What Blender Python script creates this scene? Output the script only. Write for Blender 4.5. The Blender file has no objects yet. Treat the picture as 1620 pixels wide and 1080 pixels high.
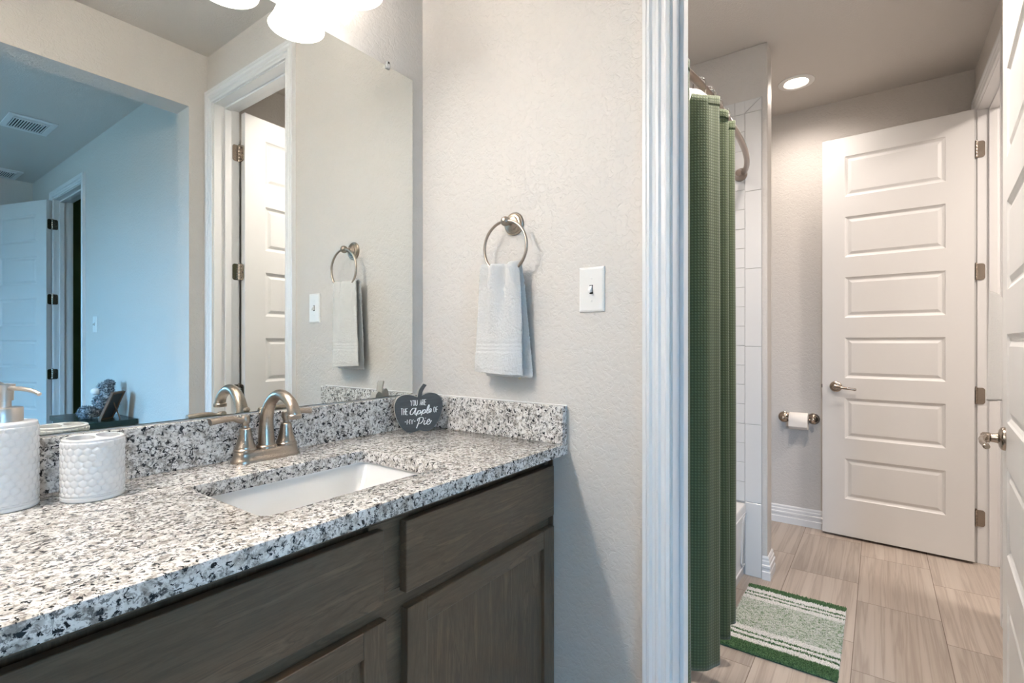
import bpy, bmesh, math, random
from mathutils import Vector, Matrix
random.seed(7)
R = math.radians
scene = bpy.context.scene
COL = scene.collection

# ------------------------------------------------------------------ camera, world, exposure
cam_d = bpy.data.cameras.new('camera')
cam_d.sensor_width = 36.0
cam_d.lens = 800.37 * 36.0 / 1620.0
cam_d.shift_y = 0.912 / 1620.0
cam_d.clip_start = 0.02
cam = bpy.data.objects.new('camera', cam_d)
COL.objects.link(cam)
cam.location = (-1.2333, -1.2741, 1.1997)
cam.rotation_euler = (R(90), 0, -R(90 - 35.91437))
scene.camera = cam

SKY_COLOR, SKY_STRENGTH = (0.27, 0.61, 1.0), 32.0
BULB_COLOR = (1.0, 0.965, 0.93)
BULBS, GLOW = (22.0, 225.0), (1.3, 11.0)       # the light bar over the sink, an added unseen one at the counter's far end
CAN_COLOR, CAN_POWER = (1.0, 0.89, 0.80), 36.0
TUB_POWER, DOOR_FILL_POWER = 20.0, 108.0
HALL_POWER = 26.0
w = bpy.data.worlds.new('sky'); scene.world = w; w.use_nodes = True
bgn = w.node_tree.nodes['Background']
bgn.inputs[1].default_value = SKY_STRENGTH
wt = w.node_tree; wc = wt.nodes.new('ShaderNodeTexCoord'); wsp = wt.nodes.new('ShaderNodeSeparateXYZ'); wr = wt.nodes.new('ShaderNodeValToRGB')
wt.links.new(wc.outputs['Generated'], wsp.inputs[0]); wt.links.new(wsp.outputs[2], wr.inputs[0]); wt.links.new(wr.outputs[0], bgn.inputs[0])
wr.color_ramp.elements[0].position = 0.0; wr.color_ramp.elements[0].color = (SKY_COLOR[0] * .22, SKY_COLOR[1] * .19, SKY_COLOR[2] * .15, 1)   # ground
wr.color_ramp.elements[1].position = 0.03; wr.color_ramp.elements[1].color = (*SKY_COLOR, 1)
vs = scene.view_settings
vs.view_transform = 'Standard'; vs.look = 'None'; vs.exposure = 0.45; vs.gamma = 1.0
vs.use_curve_mapping = False

# ------------------------------------------------------------------ node helpers
class NT:
    def __init__(s, name):
        s.m = bpy.data.materials.new(name); s.m.use_nodes = True
        s.t = s.m.node_tree; s.b = s.t.nodes['Principled BSDF']
    def n(s, typ, **kw):
        nd = s.t.nodes.new(typ)
        for k, v in kw.items():
            if k.startswith('i_'):
                nd.inputs[k[2:].replace('_', ' ')].default_value = v
            else: setattr(nd, k, v)
        return nd
    def l(s, a, b): s.t.links.new(a, b)
    def sock(s, node, idx, v):
        if hasattr(v, 'is_output') or hasattr(v, 'links'): s.l(v, node.inputs[idx])
        else: node.inputs[idx].default_value = v
    def math(s, op, a, b=0.0, c=0.0):
        nd = s.n('ShaderNodeMath', operation=op)
        s.sock(nd, 0, a); s.sock(nd, 1, b)
        if op in ('MULTIPLY_ADD', 'SMOOTH_MIN'): s.sock(nd, 2, c)
        return nd.outputs[0]
    def coords(s, kind='Object', scale=(1, 1, 1)):
        tc = s.n('ShaderNodeTexCoord'); mp = s.n('ShaderNodeMapping')
        mp.inputs['Scale'].default_value = scale
        s.l(tc.outputs[kind], mp.inputs[0]); return mp.outputs[0]
    def noise(s, vec, scale, detail=3, rough=0.5, dist=0.0):
        nd = s.n('ShaderNodeTexNoise')
        nd.inputs['Scale'].default_value = scale; nd.inputs['Detail'].default_value = detail
        nd.inputs['Roughness'].default_value = rough; nd.inputs['Distortion'].default_value = dist
        s.l(vec, nd.inputs['Vector']); return nd.outputs[0]
    def ramp(s, fac, stops, interp='LINEAR'):
        nd = s.n('ShaderNodeValToRGB'); cr = nd.color_ramp; cr.interpolation = interp
        while len(cr.elements) < len(stops): cr.elements.new(0.5)
        for e, (p, c) in zip(cr.elements, stops):
            e.position = p; e.color = (*c, 1) if len(c) == 3 else c
        s.l(fac, nd.inputs[0]); return nd.outputs[0]
    def mix(s, fac, a, b, mode='MIX'):
        nd = s.n('ShaderNodeMix', data_type='RGBA', blend_type=mode)
        s.sock(nd, 0, fac)
        for i, v in ((6, a), (7, b)):
            if isinstance(v, tuple): nd.inputs[i].default_value = (*v, 1)
            else: s.l(v, nd.inputs[i])
        return nd.outputs[2]
    def bump(s, h, strength=0.3, dist=0.001):
        nd = s.n('ShaderNodeBump'); nd.inputs['Strength'].default_value = strength
        nd.inputs['Distance'].default_value = dist
        s.l(h, nd.inputs['Height']); s.l(nd.outputs[0], s.b.inputs['Normal'])
    def set(s, **kw):
        for k, v in kw.items():
            k = k.replace('_', ' ')
            if isinstance(v, tuple): s.b.inputs[k].default_value = (*v, 1) if len(v) == 3 else v
            elif hasattr(v, 'links'): s.l(v, s.b.inputs[k])
            else: s.b.inputs[k].default_value = v
        return s

def plain(name, col, rough=0.5, metal=0.0, **kw):
    t = NT(name); t.set(Base_Color=col, Roughness=rough, Metallic=metal, **kw); return t.m

def paint(name, col, scale, strength, dist):
    t = NT(name); v = t.coords('Object')
    a = t.noise(v, scale, 3, 0.55, 0.9)
    b = t.noise(v, scale * 2.6, 2, 0.5, 0.3)
    pl = t.ramp(a, [(0.40, (0, 0, 0)), (0.52, (0.8, 0.8, 0.8)), (0.7, (1, 1, 1))])
    h = t.math('MULTIPLY_ADD', b, 0.35, pl)
    t.set(Base_Color=col, Roughness=0.55); t.bump(h, strength, dist); return t.m

M = {}
M['wall'] = paint('painted_wall', (0.635, 0.600, 0.565), 58, 0.42, 0.0018)
M['ceiling'] = paint('painted_ceiling', (0.62, 0.585, 0.55), 130, 0.35, 0.0014)
M['trim'] = plain('white_trim_paint', (0.76, 0.76, 0.765), 0.28)
def door_paint():
    t = NT('white_door_paint'); v = t.coords('Object', (1, 1, 0.06))
    t.set(Base_Color=(0.74, 0.735, 0.73), Roughness=0.33)
    t.bump(t.noise(v, 420, 2, 0.5), 0.06, 0.0006); return t.m
M['door'] = door_paint()
M['plastic'] = plain('white_plastic', (0.78, 0.77, 0.75), 0.3)
M['porcelain'] = plain('white_porcelain', (0.80, 0.805, 0.80), 0.07)
M['tub'] = plain('tub_enamel', (0.76, 0.75, 0.74), 0.15)
M['tile'] = plain('white_glazed_tile', (0.72, 0.715, 0.71), 0.16)
M['grout'] = plain('tile_grout', (0.50, 0.485, 0.47), 0.8)
M['ceramic'] = plain('white_ceramic', (0.80, 0.785, 0.77), 0.22)
M['paper'] = plain('toilet_paper', (0.80, 0.76, 0.72), 0.9)
M['dark'] = plain('void_shade', (0.02, 0.02, 0.018), 0.8)  # shade of small openings put into a near-black colour
M['closet'] = plain('closet_painted_shade', (0.22, 0.25, 0.10), 0.8)  # dim greenish shade of the closet put into its wall colour
M['screw'] = plain('screw_slot', (0.05, 0.045, 0.04), 0.5, 1.0)
M['cork'] = plain('brown_wood_frame', (0.16, 0.075, 0.035), 0.5)
M['backing'] = plain('frame_backing', (0.05, 0.045, 0.04), 0.8)
M['tagpaper'] = plain('care_label', (0.7, 0.62, 0.45), 0.8)
def nickel(name, col, rough, dirz=True):
    t = NT(name); v = t.coords('Object', (1, 1, 14) if dirz else (14, 1, 1))
    n = t.noise(v, 160, 2, 0.5)
    t.set(Base_Color=col, Metallic=1.0, Roughness=t.math('MULTIPLY_ADD', n, 0.16, rough - 0.08)); return t.m
M['nickel'] = nickel('brushed_nickel', (0.42, 0.355, 0.295), 0.30)
M['satin'] = nickel('satin_nickel', (0.44, 0.38, 0.325), 0.24)
M['steel'] = nickel('pump_steel', (0.62, 0.58, 0.54), 0.36)
M['rodmetal'] = plain('rod_metal', (0.34, 0.285, 0.25), 0.30, 1.0)
M['chrome'] = plain('chrome', (0.7, 0.68, 0.66), 0.08, 1.0)
M['mirror'] = plain('mirror_silver', (0.84, 0.865, 0.845), 0.0, 1.0)
M['mirroredge'] = plain('mirror_edge', (0.10, 0.11, 0.07), 0.25)
M['clip'] = plain('clear_clip', (0.85, 0.86, 0.86), 0.08, 0.0, Transmission_Weight=0.6)

def granite():
    t = NT('speckled_granite'); v = t.coords('Object')
    base = t.ramp(t.noise(v, 60, 3, 0.6, 0.4), [(0.34, (0.36, 0.325, 0.29)), (0.47, (0.66, 0.625, 0.585)), (0.58, (0.79, 0.765, 0.735))])
    gm = t.ramp(t.noise(v, 130, 3, 0.65, 0.7), [(0.535, (0, 0, 0)), (0.61, (1, 1, 1))])
    c1 = t.mix(t.math('MULTIPLY', gm, 0.75), base, (0.20, 0.18, 0.165))
    mp2 = t.n('ShaderNodeVectorMath', operation='ADD'); mp2.inputs[1].default_value = (3.1, 7.7, 1.3); t.l(v, mp2.inputs[0])
    bm = t.ramp(t.noise(mp2.outputs[0], 118, 4, 0.64, 0.5), [(0.555, (0, 0, 0)), (0.60, (1, 1, 1))])
    c2 = t.mix(bm, c1, (0.022, 0.022, 0.025))
    cl = t.ramp(t.noise(mp2.outputs[0], 26, 2, 0.5), [(0.40, (0, 0, 0)), (0.60, (0.8, 0.8, 0.8))])
    bm2 = t.ramp(t.noise(v, 190, 3, 0.6, 0.3), [(0.53, (0, 0, 0)), (0.58, (1, 1, 1))])
    c3 = t.mix(t.math('MULTIPLY', bm2, cl), c2, (0.05, 0.048, 0.048))
    t.set(Base_Color=c3, Roughness=0.13); return t.m
M['granite'] = granite()

def wood(name, axis):
    t = NT(name)
    sc = {'x': (0.9, 9, 9), 'z': (9, 9, 0.9)}[axis]
    v = t.coords('Object', sc)
    a = t.noise(v, 2.6, 5, 0.62, 1.3)
    fine = t.noise(v, 26, 4, 0.7, 0.2)
    blot = t.noise(t.coords('Object', (1, 1, 1)), 5.5, 3, 0.5, 0.4)
    c = t.ramp(a, [(0.30, (0.098, 0.062, 0.037)), (0.50, (0.158, 0.102, 0.062)), (0.545, (0.108, 0.069, 0.042)), (0.58, (0.178, 0.114, 0.069)), (0.75, (0.215, 0.139, 0.085))])
    c = t.mix(t.math('MULTIPLY', t.ramp(fine, [(0.40, (1, 1, 1)), (0.6, (0, 0, 0))]), 0.4), c, (0.074, 0.048, 0.029))
    c = t.mix(t.math('MULTIPLY', t.ramp(blot, [(0.45, (0, 0, 0)), (0.7, (1, 1, 1))]), 0.45), c, (0.10, 0.068, 0.044))
    t.set(Base_Color=c, Roughness=0.36); t.bump(fine, 0.10, 0.0005); return t.m
M['woodx'] = wood('dark_stained_wood_across', 'x')
M['woodz'] = wood('dark_stained_wood_upright', 'z')

def floor_tile():
    t = NT('floor_plank_tile'); tc = t.n('ShaderNodeTexCoord'); sp = t.n('ShaderNodeSeparateXYZ')
    t.l(tc.outputs['Object'], sp.inputs[0]); X, Y = sp.outputs[0], sp.outputs[1]
    yy = t.math('DIVIDE', t.math('ADD', Y, 0.893 + 3.008 * 5), 0.3008)
    row = t.math('FLOOR', yy); fy = t.math('FRACT', yy)
    rr = t.math('SUBTRACT', row, 50.0)           # row -1 is the strip just past -0.893
    xs = t.math('SUBTRACT', X, t.math('MULTIPLY', rr, 0.2033))
    xx = t.math('DIVIDE', t.math('SUBTRACT', xs, 1.813 + 0.2033 - 6.1), 0.61)
    colm = t.math('FLOOR', xx); fx = t.math('FRACT', xx)
    def edge(f, size):
        d = t.math('MINIMUM', f, t.math('SUBTRACT', 1.0, f)); return t.math('MULTIPLY', d, size)
    d = t.math('MINIMUM', edge(fx, 0.61), edge(fy, 0.3008))
    g = t.math('LESS_THAN', d, 0.0014)
    wn = t.n('ShaderNodeTexWhiteNoise', noise_dimensions='2D'); cb = t.n('ShaderNodeCombineXYZ')
    t.l(row, cb.inputs[0]); t.l(colm, cb.inputs[1]); t.l(cb.outputs[0], wn.inputs['Vector'])
    off = t.n('ShaderNodeVectorMath', operation='MULTIPLY_ADD'); off.inputs[1].default_value = (13, 13, 13)
    t.l(wn.outputs['Color'], off.inputs[0]); t.l(tc.outputs['Object'], off.inputs[2])
    mp = t.n('ShaderNodeMapping'); mp.inputs['Scale'].default_value = (0.22, 8.0, 1.0); t.l(off.outputs[0], mp.inputs[0])
    vein = t.noise(mp.outputs[0], 2.2, 4, 0.6, 0.35)
    c = t.ramp(vein, [(0.28, (0.285, 0.23, 0.19)), (0.44, (0.41, 0.35, 0.30)), (0.5, (0.33, 0.274, 0.232)), (0.56, (0.43, 0.372, 0.322)), (0.75, (0.49, 0.43, 0.378))])
    fine = t.ramp(t.noise(mp.outputs[0], 7, 3, 0.6, 0.6), [(0.47, (0, 0, 0)), (0.5, (1, 1, 1)), (0.53, (0, 0, 0))])
    c = t.mix(t.math('MULTIPLY', fine, 0.22), c, (0.46, 0.39, 0.335))
    br = t.math('MULTIPLY_ADD', wn.outputs['Value'], 0.22, 0.92)
    vm = t.n('ShaderNodeVectorMath', operation='SCALE'); t.l(c, vm.inputs[0]); t.l(br, vm.inputs['Scale'])
    c = t.mix(g, vm.outputs[0], (0.20, 0.158, 0.13))
    t.set(Base_Color=c, Roughness=t.math('MULTIPLY_ADD', g, 0.4, 0.36))
    t.bump(t.math('SUBTRACT', 1.0, g), 0.25, 0.001); return t.m
M['floor'] = floor_tile()
M['carpet'] = paint('bedroom_carpet', (0.21, 0.19, 0.17), 300, 0.5, 0.004)

def curtain_mat():
    t = NT('green_waffle_cloth'); uv = t.n('ShaderNodeUVMap'); sp = t.n('ShaderNodeSeparateXYZ'); t.l(uv.outputs[0], sp.inputs[0])
    def tri(x, p, sh=0.0):
        f = t.math('FRACT', t.math('ADD', t.math('DIVIDE', x, p), sh))
        return t.math('ABSOLUTE', t.math('SUBTRACT', f, 0.5))
    P = 0.0095
    a = tri(sp.outputs[0], P); b = tri(sp.outputs[1], P)
    ridge = t.math('MAXIMUM', a, b)                       # waffle cells
    dot = t.math('SMOOTH_MIN', a, b, 0.12)
    dotm = t.ramp(dot, [(0.24, (0, 0, 0)), (0.40, (1, 1, 1))])
    base = t.ramp(ridge, [(0.20, (0.044, 0.062, 0.025)), (0.48, (0.066, 0.090, 0.037))])
    c = t.mix(t.math('MULTIPLY', dotm, 0.6), base, (0.135, 0.178, 0.084))
    t.set(Base_Color=c, Roughness=0.85, Sheen_Weight=0.25)
    t.bump(dot, 0.5, 0.003); return t.m
M['curtain'] = curtain_mat()
M['liner'] = plain('white_liner', (0.8, 0.78, 0.76), 0.5)

def terry():
    t = NT('white_terry'); v = t.coords('Object')
    n = t.noise(v, 520, 3, 0.7, 0.4); n2 = t.noise(v, 170, 2, 0.5)
    tc = t.n('ShaderNodeTexCoord'); sp = t.n('ShaderNodeSeparateXYZ'); t.l(tc.outputs['Object'], sp.inputs[0])
    t.set(Base_Color=(0.90, 0.895, 0.885), Roughness=0.95, Sheen_Weight=0.3)
    t.bump(t.math('MULTIPLY_ADD', n2, 0.7, n), 0.9, 0.0045); return t.m
M['terry'] = terry()

def mat_pile():
    t = NT('mat_pile'); tc = t.n('ShaderNodeTexCoord'); sp = t.n('ShaderNodeSeparateXYZ')
    uv = t.n('ShaderNodeUVMap'); t.l(uv.outputs[0], sp.inputs[0])
    X = sp.outputs[0]
    v = t.coords('Object')
    wob = t.math('MULTIPLY', t.math('SUBTRACT', t.noise(v, 7, 2, 0.5), 0.5), 0.030)
    x = t.math('ADD', X, wob)
    # bands along the mat from its near end (0) to its far end (1)
    nd = t.n('ShaderNodeValToRGB'); cr = nd.color_ramp; cr.interpolation = 'CONSTANT'
    G, Wt, Md = (0, 0, 0), (1, 1, 1), (0.5, 0.5, 0.5)
    st = [(0, G), (.115, Wt), (.168, G), (.194, Wt), (.228, G), (.250, Wt), (.312, Md), (.742, Wt), (.798, G), (.816, Wt), (.850, G), (.868, Wt), (.930, G)]
    while len(cr.elements) < len(st): cr.elements.new(0.5)
    for e, (p, c) in zip(cr.elements, st): e.position = p; e.color = (*c, 1)
    t.l(x, nd.inputs[0]); k = nd.outputs[0]
    mot = t.ramp(t.noise(t.coords('Object', (2.6, 0.8, 1)), 70, 3, 0.7, 0.3), [(0.36, (0.14, 0.24, 0.10)), (0.46, (0.50, 0.56, 0.42)), (0.54, (0.76, 0.74, 0.68))])
    grn = t.ramp(t.noise(v, 190, 2, 0.6), [(0.35, (0.055, 0.125, 0.05)), (0.65, (0.15, 0.27, 0.11))])
    isw = t.math('GREATER_THAN', k, 0.75); ism = t.math('GREATER_THAN', k, 0.25)
    c = t.mix(ism, grn, mot); c = t.mix(isw, c, (0.90, 0.86, 0.81))
    t.set(Base_Color=c, Roughness=0.95); return t.m
M['matpile'] = mat_pile()
M['matback'] = plain('mat_backing', (0.03, 0.07, 0.045), 0.9)

def fur():
    t = NT('grey_fur'); v = t.coords('Object')
    c = t.ramp(t.noise(v, 75, 3, 0.7, 0.6), [(0.38, (0.03, 0.04, 0.05)), (0.5, (0.16, 0.19, 0.22)), (0.62, (0.42, 0.47, 0.52))])
    t.set(Base_Color=c, Roughness=0.9); return t.m
M['fur'] = fur()
M['muzzle'] = plain('white_plush', (0.78, 0.76, 0.76), 0.9)
M['bow'] = plain('pink_ribbon', (0.62, 0.36, 0.34), 0.7)
M['table'] = plain('dark_green_lacquer', (0.008, 0.020, 0.011), 0.22)
def slate():
    t = NT('charcoal_board'); v = t.coords('Object', (1, 1, 12)); n = t.noise(v, 30, 3, 0.6)
    t.set(Base_Color=t.ramp(n, [(0.3, (0.050, 0.052, 0.053)), (0.7, (0.075, 0.078, 0.078))]), Roughness=0.55); return t.m
M['slate'] = slate()
M['signedge'] = plain('pale_grey_board', (0.42, 0.41, 0.385), 0.6)
M['lettering'] = plain('white_lettering', (0.85, 0.85, 0.84), 0.6)

def emis(name, col, s):
    t = NT(name); t.set(Base_Color=(0.8, 0.8, 0.8), Emission_Color=col, Emission_Strength=s); return t.m
M['bulb_sink'] = emis('lit_bulb', BULB_COLOR, BULBS[0]); M['bulb_end'] = emis('added_bulb_end', BULB_COLOR, BULBS[1])  # end bulbs are brighter, for the added light bar
M['canlens'] = emis('lit_lens', CAN_COLOR, 12.0)
def frosted(name, glow):
    t = NT(name); out = t.t.nodes['Material Output']
    tr = t.n('ShaderNodeBsdfTranslucent'); tr.inputs[0].default_value = (0.97, 0.95, 0.92, 1)
    df = t.n('ShaderNodeBsdfDiffuse'); df.inputs[0].default_value = (0.85, 0.84, 0.83, 1)
    gl = t.n('ShaderNodeBsdfGlossy'); gl.inputs['Roughness'].default_value = 0.15
    m1 = t.n('ShaderNodeMixShader'); m1.inputs[0].default_value = 0.2
    m2 = t.n('ShaderNodeMixShader'); m2.inputs[0].default_value = 0.05
    t.l(tr.outputs[0], m1.inputs[1]); t.l(df.outputs[0], m1.inputs[2]); t.l(m1.outputs[0], m2.inputs[1]); t.l(gl.outputs[0], m2.inputs[2])
    em = t.n('ShaderNodeEmission'); em.inputs[0].default_value = (*BULB_COLOR, 1); em.inputs[1].default_value = glow
    ad_ = t.n('ShaderNodeAddShader'); t.l(m2.outputs[0], ad_.inputs[0]); t.l(em.outputs[0], ad_.inputs[1])
    t.l(ad_.outputs[0], out.inputs[0]); return t.m
M['shade_sink'] = frosted('frosted_glass_shade', GLOW[0]); M['shade_end'] = frosted('added_glass_shade_end', GLOW[1])  # end shades glow more, for the added light bar
def pane():
    t = NT('window_pane'); out = t.t.nodes['Material Output']
    tr = t.n('ShaderNodeBsdfTransparent'); gl = t.n('ShaderNodeBsdfGlossy'); gl.inputs['Roughness'].default_value = 0.02
    m = t.n('ShaderNodeMixShader'); m.inputs[0].default_value = 0.06
    t.l(tr.outputs[0], m.inputs[1]); t.l(gl.outputs[0], m.inputs[2]); t.l(m.outputs[0], out.inputs[0]); return t.m
M['pane'] = pane()

# ------------------------------------------------------------------ mesh builder
class MB:
    def __init__(s): s.v = []; s.f = []; s.uv = None
    def add(s, vs, fs):
        o = len(s.v); s.v += [tuple(p) for p in vs]; s.f += [tuple(i + o for i in f) for f in fs]; return s
    def box(s, x0, x1, y0, y1, z0, z1):
        x0, x1 = sorted((x0, x1)); y0, y1 = sorted((y0, y1)); z0, z1 = sorted((z0, z1))
        return s.add([(x0, y0, z0), (x1, y0, z0), (x1, y1, z0), (x0, y1, z0), (x0, y0, z1), (x1, y0, z1), (x1, y1, z1), (x0, y1, z1)],
                     [(0, 3, 2, 1), (4, 5, 6, 7), (0, 1, 5, 4), (1, 2, 6, 5), (2, 3, 7, 6), (3, 0, 4, 7)])
    def lathe(s, prof, c, axis=(0, 0, 1), n=32, sx=1.0, sy=1.0):
        a = Vector(axis).normalized(); u = Vector((1, 0, 0)) if abs(a.x) < 0.9 else Vector((0, 1, 0))
        u = (u - a * u.dot(a)).normalized(); w = a.cross(u); c = Vector(c); vs = []; fs = []; k = len(prof)
        for r, h in prof:
            for i in range(n):
                t = 2 * math.pi * i / n
                vs.append(c + a * h + u * (r * sx * math.cos(t)) + w * (r * sy * math.sin(t)))
        for j in range(k - 1):
            for i in range(n):
                i2 = (i + 1) % n; fs.append((j * n + i, j * n + i2, (j + 1) * n + i2, (j + 1) * n + i))
        if prof[0][0] > 1e-6: fs.append(tuple(range(n - 1, -1, -1)))
        if prof[-1][0] > 1e-6: fs.append(tuple((k - 1) * n + i for i in range(n)))
        return s.add(vs, fs)
    def sphere(s, c, r, n=20, m=12, sc=(1, 1, 1), rot=None):
        vs = []; fs = []; c = Vector(c)
        for j in range(m + 1):
            p = math.pi * j / m
            for i in range(n):
                t = 2 * math.pi * i / n
                q = Vector((r * sc[0] * math.sin(p) * math.cos(t), r * sc[1] * math.sin(p) * math.sin(t), r * sc[2] * math.cos(p)))
                if rot: q = rot @ q
                vs.append(c + q)
        for j in range(m):
            for i in range(n):
                i2 = (i + 1) % n; fs.append((j * n + i, (j + 1) * n + i, (j + 1) * n + i2, j * n + i2))
        return s.add(vs, fs)
    def tube(s, pts, rad, n=12, closed=False, flat=None):
        P = [Vector(p) for p in pts]; k = len(P)
        rad = [rad] * k if isinstance(rad, (int, float)) else rad
        vs = []; fs = []; nrm = None
        for i in range(k):
            if closed: t = (P[(i + 1) % k] - P[i - 1]).normalized()
            else: t = (P[min(i + 1, k - 1)] - P[max(i - 1, 0)]).normalized()
            if nrm is None:
                nrm = Vector((0, 0, 1)) if abs(t.z) < 0.9 else Vector((1, 0, 0))
                if flat: nrm = Vector(flat)
            nrm = (nrm - t * nrm.dot(t)).normalized(); b = t.cross(nrm)
            for j in range(n):
                a = 2 * math.pi * j / n
                q = nrm * math.cos(a) * (0.25 if flat else 1) + b * math.sin(a)
                vs.append(P[i] + q * rad[i])
        m = k if closed else k - 1
        for i in range(m):
            i2 = (i + 1) % k
            for j in range(n):
                j2 = (j + 1) % n; fs.append((i * n + j, i * n + j2, i2 * n + j2, i2 * n + j))
        if not closed:
            fs.append(tuple(range(n - 1, -1, -1))); fs.append(tuple((k - 1) * n + j for j in range(n)))
        return s.add(vs, fs)
    def prism(s, poly, fn0, fn1):
        n = len(poly); vs = [fn0(*p) for p in poly] + [fn1(*p) for p in poly]
        fs = [tuple(range(n - 1, -1, -1)), tuple(range(n, 2 * n))] + [(i, (i + 1) % n, n + (i + 1) % n, n + i) for i in range(n)]
        return s.add(vs, fs)
    def grid(s, nu, nv, fn, wrapu=False):
        o = len(s.v); s.v += [tuple(fn(i, j)) for j in range(nv) for i in range(nu)]
        for j in range(nv - 1):
            for i in range(nu if wrapu else nu - 1):
                i2 = (i + 1) % nu
                s.f.append((o + j * nu + i, o + j * nu + i2, o + (j + 1) * nu + i2, o + (j + 1) * nu + i))
        return s

ORG = {}
def link(o, parent=None, loc=(0, 0, 0)):
    COL.objects.link(o)
    if parent: o.parent = parent
    o.location = loc; return o
def thing(name, loc, label, cat, group=None, kind=None):
    o = bpy.data.objects.new(name, None); o.empty_display_size = 0.05; link(o, None, loc)
    ORG[o] = Vector(loc); return tag(o, label, cat, group, kind)
def tag(o, label=None, cat=None, group=None, kind=None):
    if label: o['label'] = label
    if cat: o['category'] = cat
    if group: o['group'] = group
    if kind: o['kind'] = kind
    return o
def obj(name, mb, mat, parent=None, org=None, smooth=35, bevel=0.0, seg=2, uv=None, recalc=True, label=None):
    """link the builder (world coordinates) as ONE mesh object, origin at the parent thing's base"""
    base = ORG[parent] if parent else Vector(org or (0, 0, 0))
    me = bpy.data.meshes.new(name)
    me.from_pydata([tuple(Vector(p) - base) for p in mb.v], [], mb.f); me.validate(); 
    if recalc:
        bm = bmesh.new(); bm.from_mesh(me); bmesh.ops.recalc_face_normals(bm, faces=bm.faces); bm.to_mesh(me); bm.free()
    me.materials.append(M[mat])
    if uv:
        ul = me.uv_layers.new(name='UVMap')
        for lp in me.loops: ul.data[lp.index].uv = uv[lp.vertex_index]
    o = bpy.data.objects.new(name, me)
    if parent: link(o, parent)
    else: link(o, None, base)
    ORG[o] = base
    if bevel:
        b = o.modifiers.new('bevel', 'BEVEL'); b.width = bevel; b.segments = seg; b.limit_method = 'ANGLE'; b.angle_limit = R(40)
    if smooth:
        me.polygons.foreach_set('use_smooth', [True] * len(me.polygons))
        if bevel: pass
        me.set_sharp_from_angle(angle=R(smooth))
    if label: o['label'] = label
    return o
def struct(name, mb, mat, label, cat, **kw):
    return tag(obj(name, mb, mat, smooth=0, **kw), label, cat, kind='structure')
def catmull(pts, n=6, closed=False):
    P = [Vector(p) for p in pts]; k = len(P); out = []
    for i in range(k if closed else k - 1):
        g = lambda j: P[j % k] if closed else P[max(0, min(k - 1, j))]
        a, b, c, d = g(i - 1), g(i), g(i + 1), g(i + 2)
        for q in range(n):
            t = q / n
            out.append(0.5 * ((2 * b) + (c - a) * t + (2 * a - 5 * b + 4 * c - d) * t * t + (3 * b - a - 3 * c + d) * t ** 3))
    if not closed: out.append(P[-1])
    return out

# ------------------------------------------------------------------ the rooms
H = 2.719                       # ceiling
WV = 1.636                      # vanity room depth, front wall at y = -WV
JT = 0.018                      # jamb lining
NY0, NY1, NZ = -0.867, -1.560, 2.450    # clear doorway from vanity room to toilet room
BY0, BY1, BZ = -3.772, -4.575, 2.440    # bedroom closet doorway
FX0, FX1, FZ = 1.770, 2.478, 2.460      # far doorway (wall y = -1.711)
XB = 2.5626
m = MB().box(-2.02, XB + .12, 0, .12, 0, H)
struct('wall_back', m, 'wall', 'greige textured wall behind the big mirror', 'wall')
m = MB()
m.box(0, .12, NY0 + JT, 0, 0, H).box(0, .12, NY1 - JT, NY0 + JT, NZ + JT, H)
m.box(0, .12, BY0 + JT, NY1 - JT, 0, H).box(0, .12, BY1 - JT, BY0 + JT, BZ + JT, H).box(0, .12, -5.42, BY1 - JT, 0, H)
struct('wall_right', m, 'wall', 'greige textured wall carrying the towel ring and the light switch', 'wall')
m = MB().box(-.09, 0, -1.785, -WV, 0, H).box(-1.9, -.09, -1.785, -WV, 2.4232, H)
struct('wall_front', m, 'wall', 'header and narrow wall beside the wide opening to the bluish bedroom', 'wall')
m = MB().box(-2.02, -1.9, -1.785, 0, 0, H)
struct('wall_left', m, 'wall', 'plain wall at the far end of the vanity counter', 'wall')
W1, W3, WZ0, WZ1 = (-2.45, -3.10), (-1.86, -2.80), .55, 2.40
m = MB().box(0, W1[0], -5.42, -5.30, 0, H).box(W1[1], -3.72, -5.42, -5.30, 0, H)
m.box(W1[0], W1[1], -5.42, -5.30, 0, WZ0).box(W1[0], W1[1], -5.42, -5.30, WZ1, H)
struct('wall_bedroom_far', m, 'wall', 'bedroom end wall seen behind the bluish door in the mirror', 'wall')
m = MB().box(-3.72, -3.6, W3[0], -1.636, 0, H).box(-3.72, -3.6, -5.42, W3[1], 0, H).box(-3.72, -3.6, W3[1], W3[0], 0, WZ0).box(-3.72, -3.6, W3[1], W3[0], WZ1, H)
struct('wall_bedroom_left', m, 'wall', 'bedroom wall facing the closet doorway', 'wall')
struct('wall_bedroom_near', MB().box(-3.6, -2.02, -1.785, -1.636, 0, H), 'wall', 'bedroom wall backing on the vanity room', 'wall')
struct('wall_partition', MB().box(1.596, 1.716, -.820, 0, 0, H), 'wall', 'short partition wall between the bathtub and the toilet nook', 'wall', bevel=.006)
struct('wall_toilet_back', MB().box(XB, XB + .12, -1.83, 0, 0, H), 'wall', 'toilet room end wall carrying the paper holder', 'wall')
m = MB().box(.12, FX0 - JT, -1.83, -1.711, 0, H).box(FX1 + JT, XB, -1.83, -1.711, 0, H).box(FX0 - JT, FX1 + JT, -1.83, -1.711, FZ + JT, H)
struct('wall_toilet_right', m, 'wall', 'toilet room wall with the doorway of the open six-panel door', 'wall')
m = MB().box(.12, XB + .12, -3.12, -3.0, 0, H).box(XB, XB + .12, -3.0, -1.83, 0, H)
struct('wall_hall', m, 'wall', 'hall wall seen through the far doorway', 'wall')
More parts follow.
